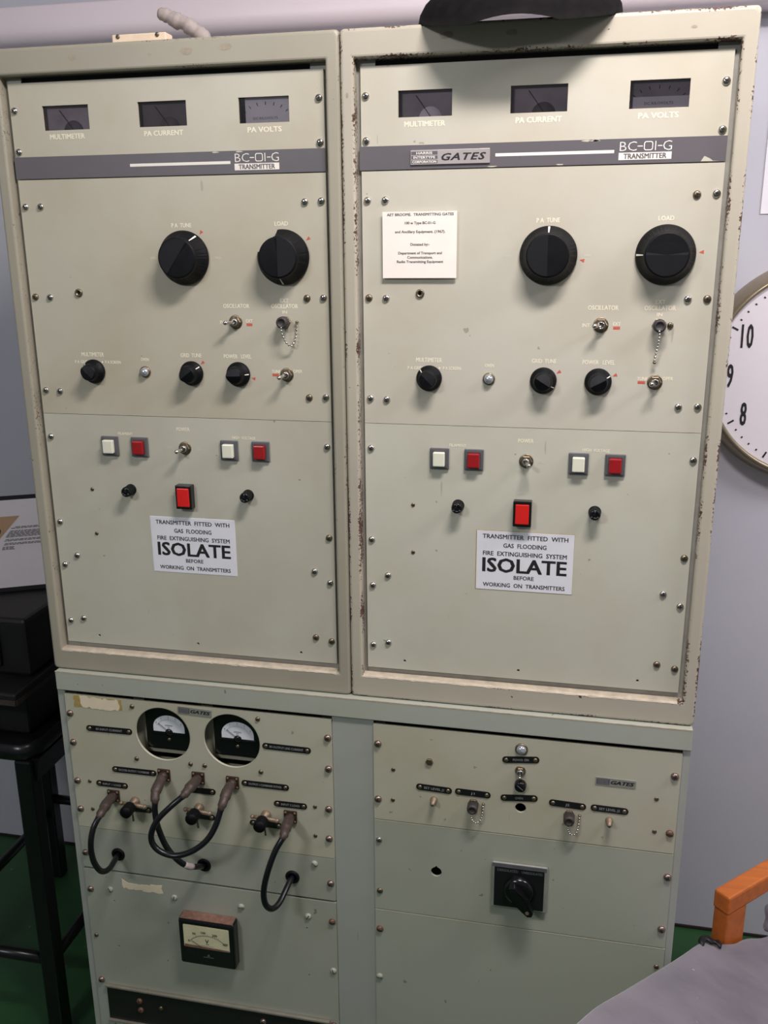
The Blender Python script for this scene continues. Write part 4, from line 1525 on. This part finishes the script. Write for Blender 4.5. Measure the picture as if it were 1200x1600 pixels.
PWD = .50
for s_, off in ((0, 0.0), (1, PWD)):
    obox(A0, (0, .50), (off, off + .033), .563, .600, 'wood', .004).obj('armrest', ch)
    obox(A0, (.002, .056), (off + .0015, off + .0315), 0, .563, 'wood', .003).obj('leg', ch)
    obox(A0, (.43, .485), (off + .0015, off + .0315), 0, .563, 'wood', .003).obj('leg', ch)
    obox(A0, (.056, .43), (off + .006, off + .027), .33, .39, 'wood', .003).obj('side_rail', ch)
obox(A0, (.01, .49), (.034, PWD - .001), .34, .44, 'cloth', .02).obj('seat', ch)
# reclined back slopes up towards the viewer

# grey cloth draped over back and seat
EDGE = [(.286, -.520, .840), (.318, -.430, .800), (.3505, -.3420, .750), (.3804, -.2648, .710), (.4264, -.1708, .660), (.4940, -.0449, .600), (.5323, .0290, .565), (.5726, .1050, .530), (.6000, .1280, .512), (.6350, .1500, .500), (.6620, .1800, .490), (.7031, .2063, .480), (.790, .290, .470)]
b = MB()
vs = []
for e in EDGE[:8]:
    e = Vector(e)
    for s_ in (.07, .47):
        for dz_ in (-.062, -.040):
            vs.append(e + pv * s_ + Vector((0, 0, dz_ - .02 * s_)))
fs = []
for i in range(7):
    o = i * 4
    fs += [(o, o + 4, o + 5, o + 1), (o + 2, o + 3, o + 7, o + 6), (o + 1, o + 5, o + 7, o + 3), (o, o + 2, o + 6, o + 4)]
fs += [(0, 1, 3, 2), (28, 30, 31, 29)]
b.add(vs, fs, 'wood')
b.obj('backrest', ch)
E2 = smooth_path(EDGE, 5)
NC = 22
vs, fs = [], []
nr = len(E2)
for i, e in enumerate(E2):
    for j in range(-3, NC):
        if j < 0:
            # rolled hem hanging down on the near left side
            d = -j
            p = e + Vector((-.002 * d + .010 * (d > 1) * (d - 1), .002 * d, -.003 - .018 * (d - 1) - (0 if d == 1 else .004)))
        else:
            s_ = j / (NC - 1)
            wv = .004 * sin(i * .33 + s_ * 7) + .003 * sin(i * .12 - s_ * 15)
            p = e + pv * (.54 * s_) + Vector((0, 0, .030 * sin(min(1, s_ * 3.0) * pi / 2) * 0 - .010 * (1 - cos(s_ * pi)) + wv * min(1, s_ * 5) - .03 * s_))
        vs.append(p)
nc = NC + 3
for i in range(nr - 1):
    for j in range(nc - 1):
        fs.append((i * nc + j, i * nc + j + 1, (i + 1) * nc + j + 1, (i + 1) * nc + j))
b = MB()
b.add(vs, fs, 'cloth', True)
cl = b.obj('grey_jacket', None, label='grey jacket spread over the chair in the lower right corner', category='jacket')
md = cl.modifiers.new('thickness', 'SOLIDIFY')
md.thickness = .006
md.offset = -1
b = MB()
P = smooth_path([(.566, .098, .533), (.574, .112, .533), (.586, .119, .527), (.598, .116, .523), (.604, .124, .519)], 4)
vs, fs = [], []
for i, p in enumerate(P):
    w_ = .007 + .003 * sin(i * 1.1)
    vs += [p + Vector((.004, -w_, .002)), p + Vector((-.002, w_ * .4, .005)), p + Vector((-.002, w_ * .4, .001)), p + Vector((.004, -w_, -.002))]
fs = [(i * 4 + k, i * 4 + (k + 1) % 4, (i + 1) * 4 + (k + 1) % 4, (i + 1) * 4 + k) for i in range(len(P) - 1) for k in range(4)] + [(0, 1, 2, 3), tuple(len(vs) - 4 + k for k in range(4))]
b.add(vs, fs, 'black_case', True)
b.obj('collar_tab', cl)
b = MB()
P = smooth_path([(.712, .225, .478), (.711, .232, .495), (.713, .236, .515), (.722, .240, .522), (.736, .242, .505)], 5)
b.tube(P, [.012 + .002 * sin(i * .8) for i in range(len(P))], 'cloth', 14)
b.obj('sleeve', cl)
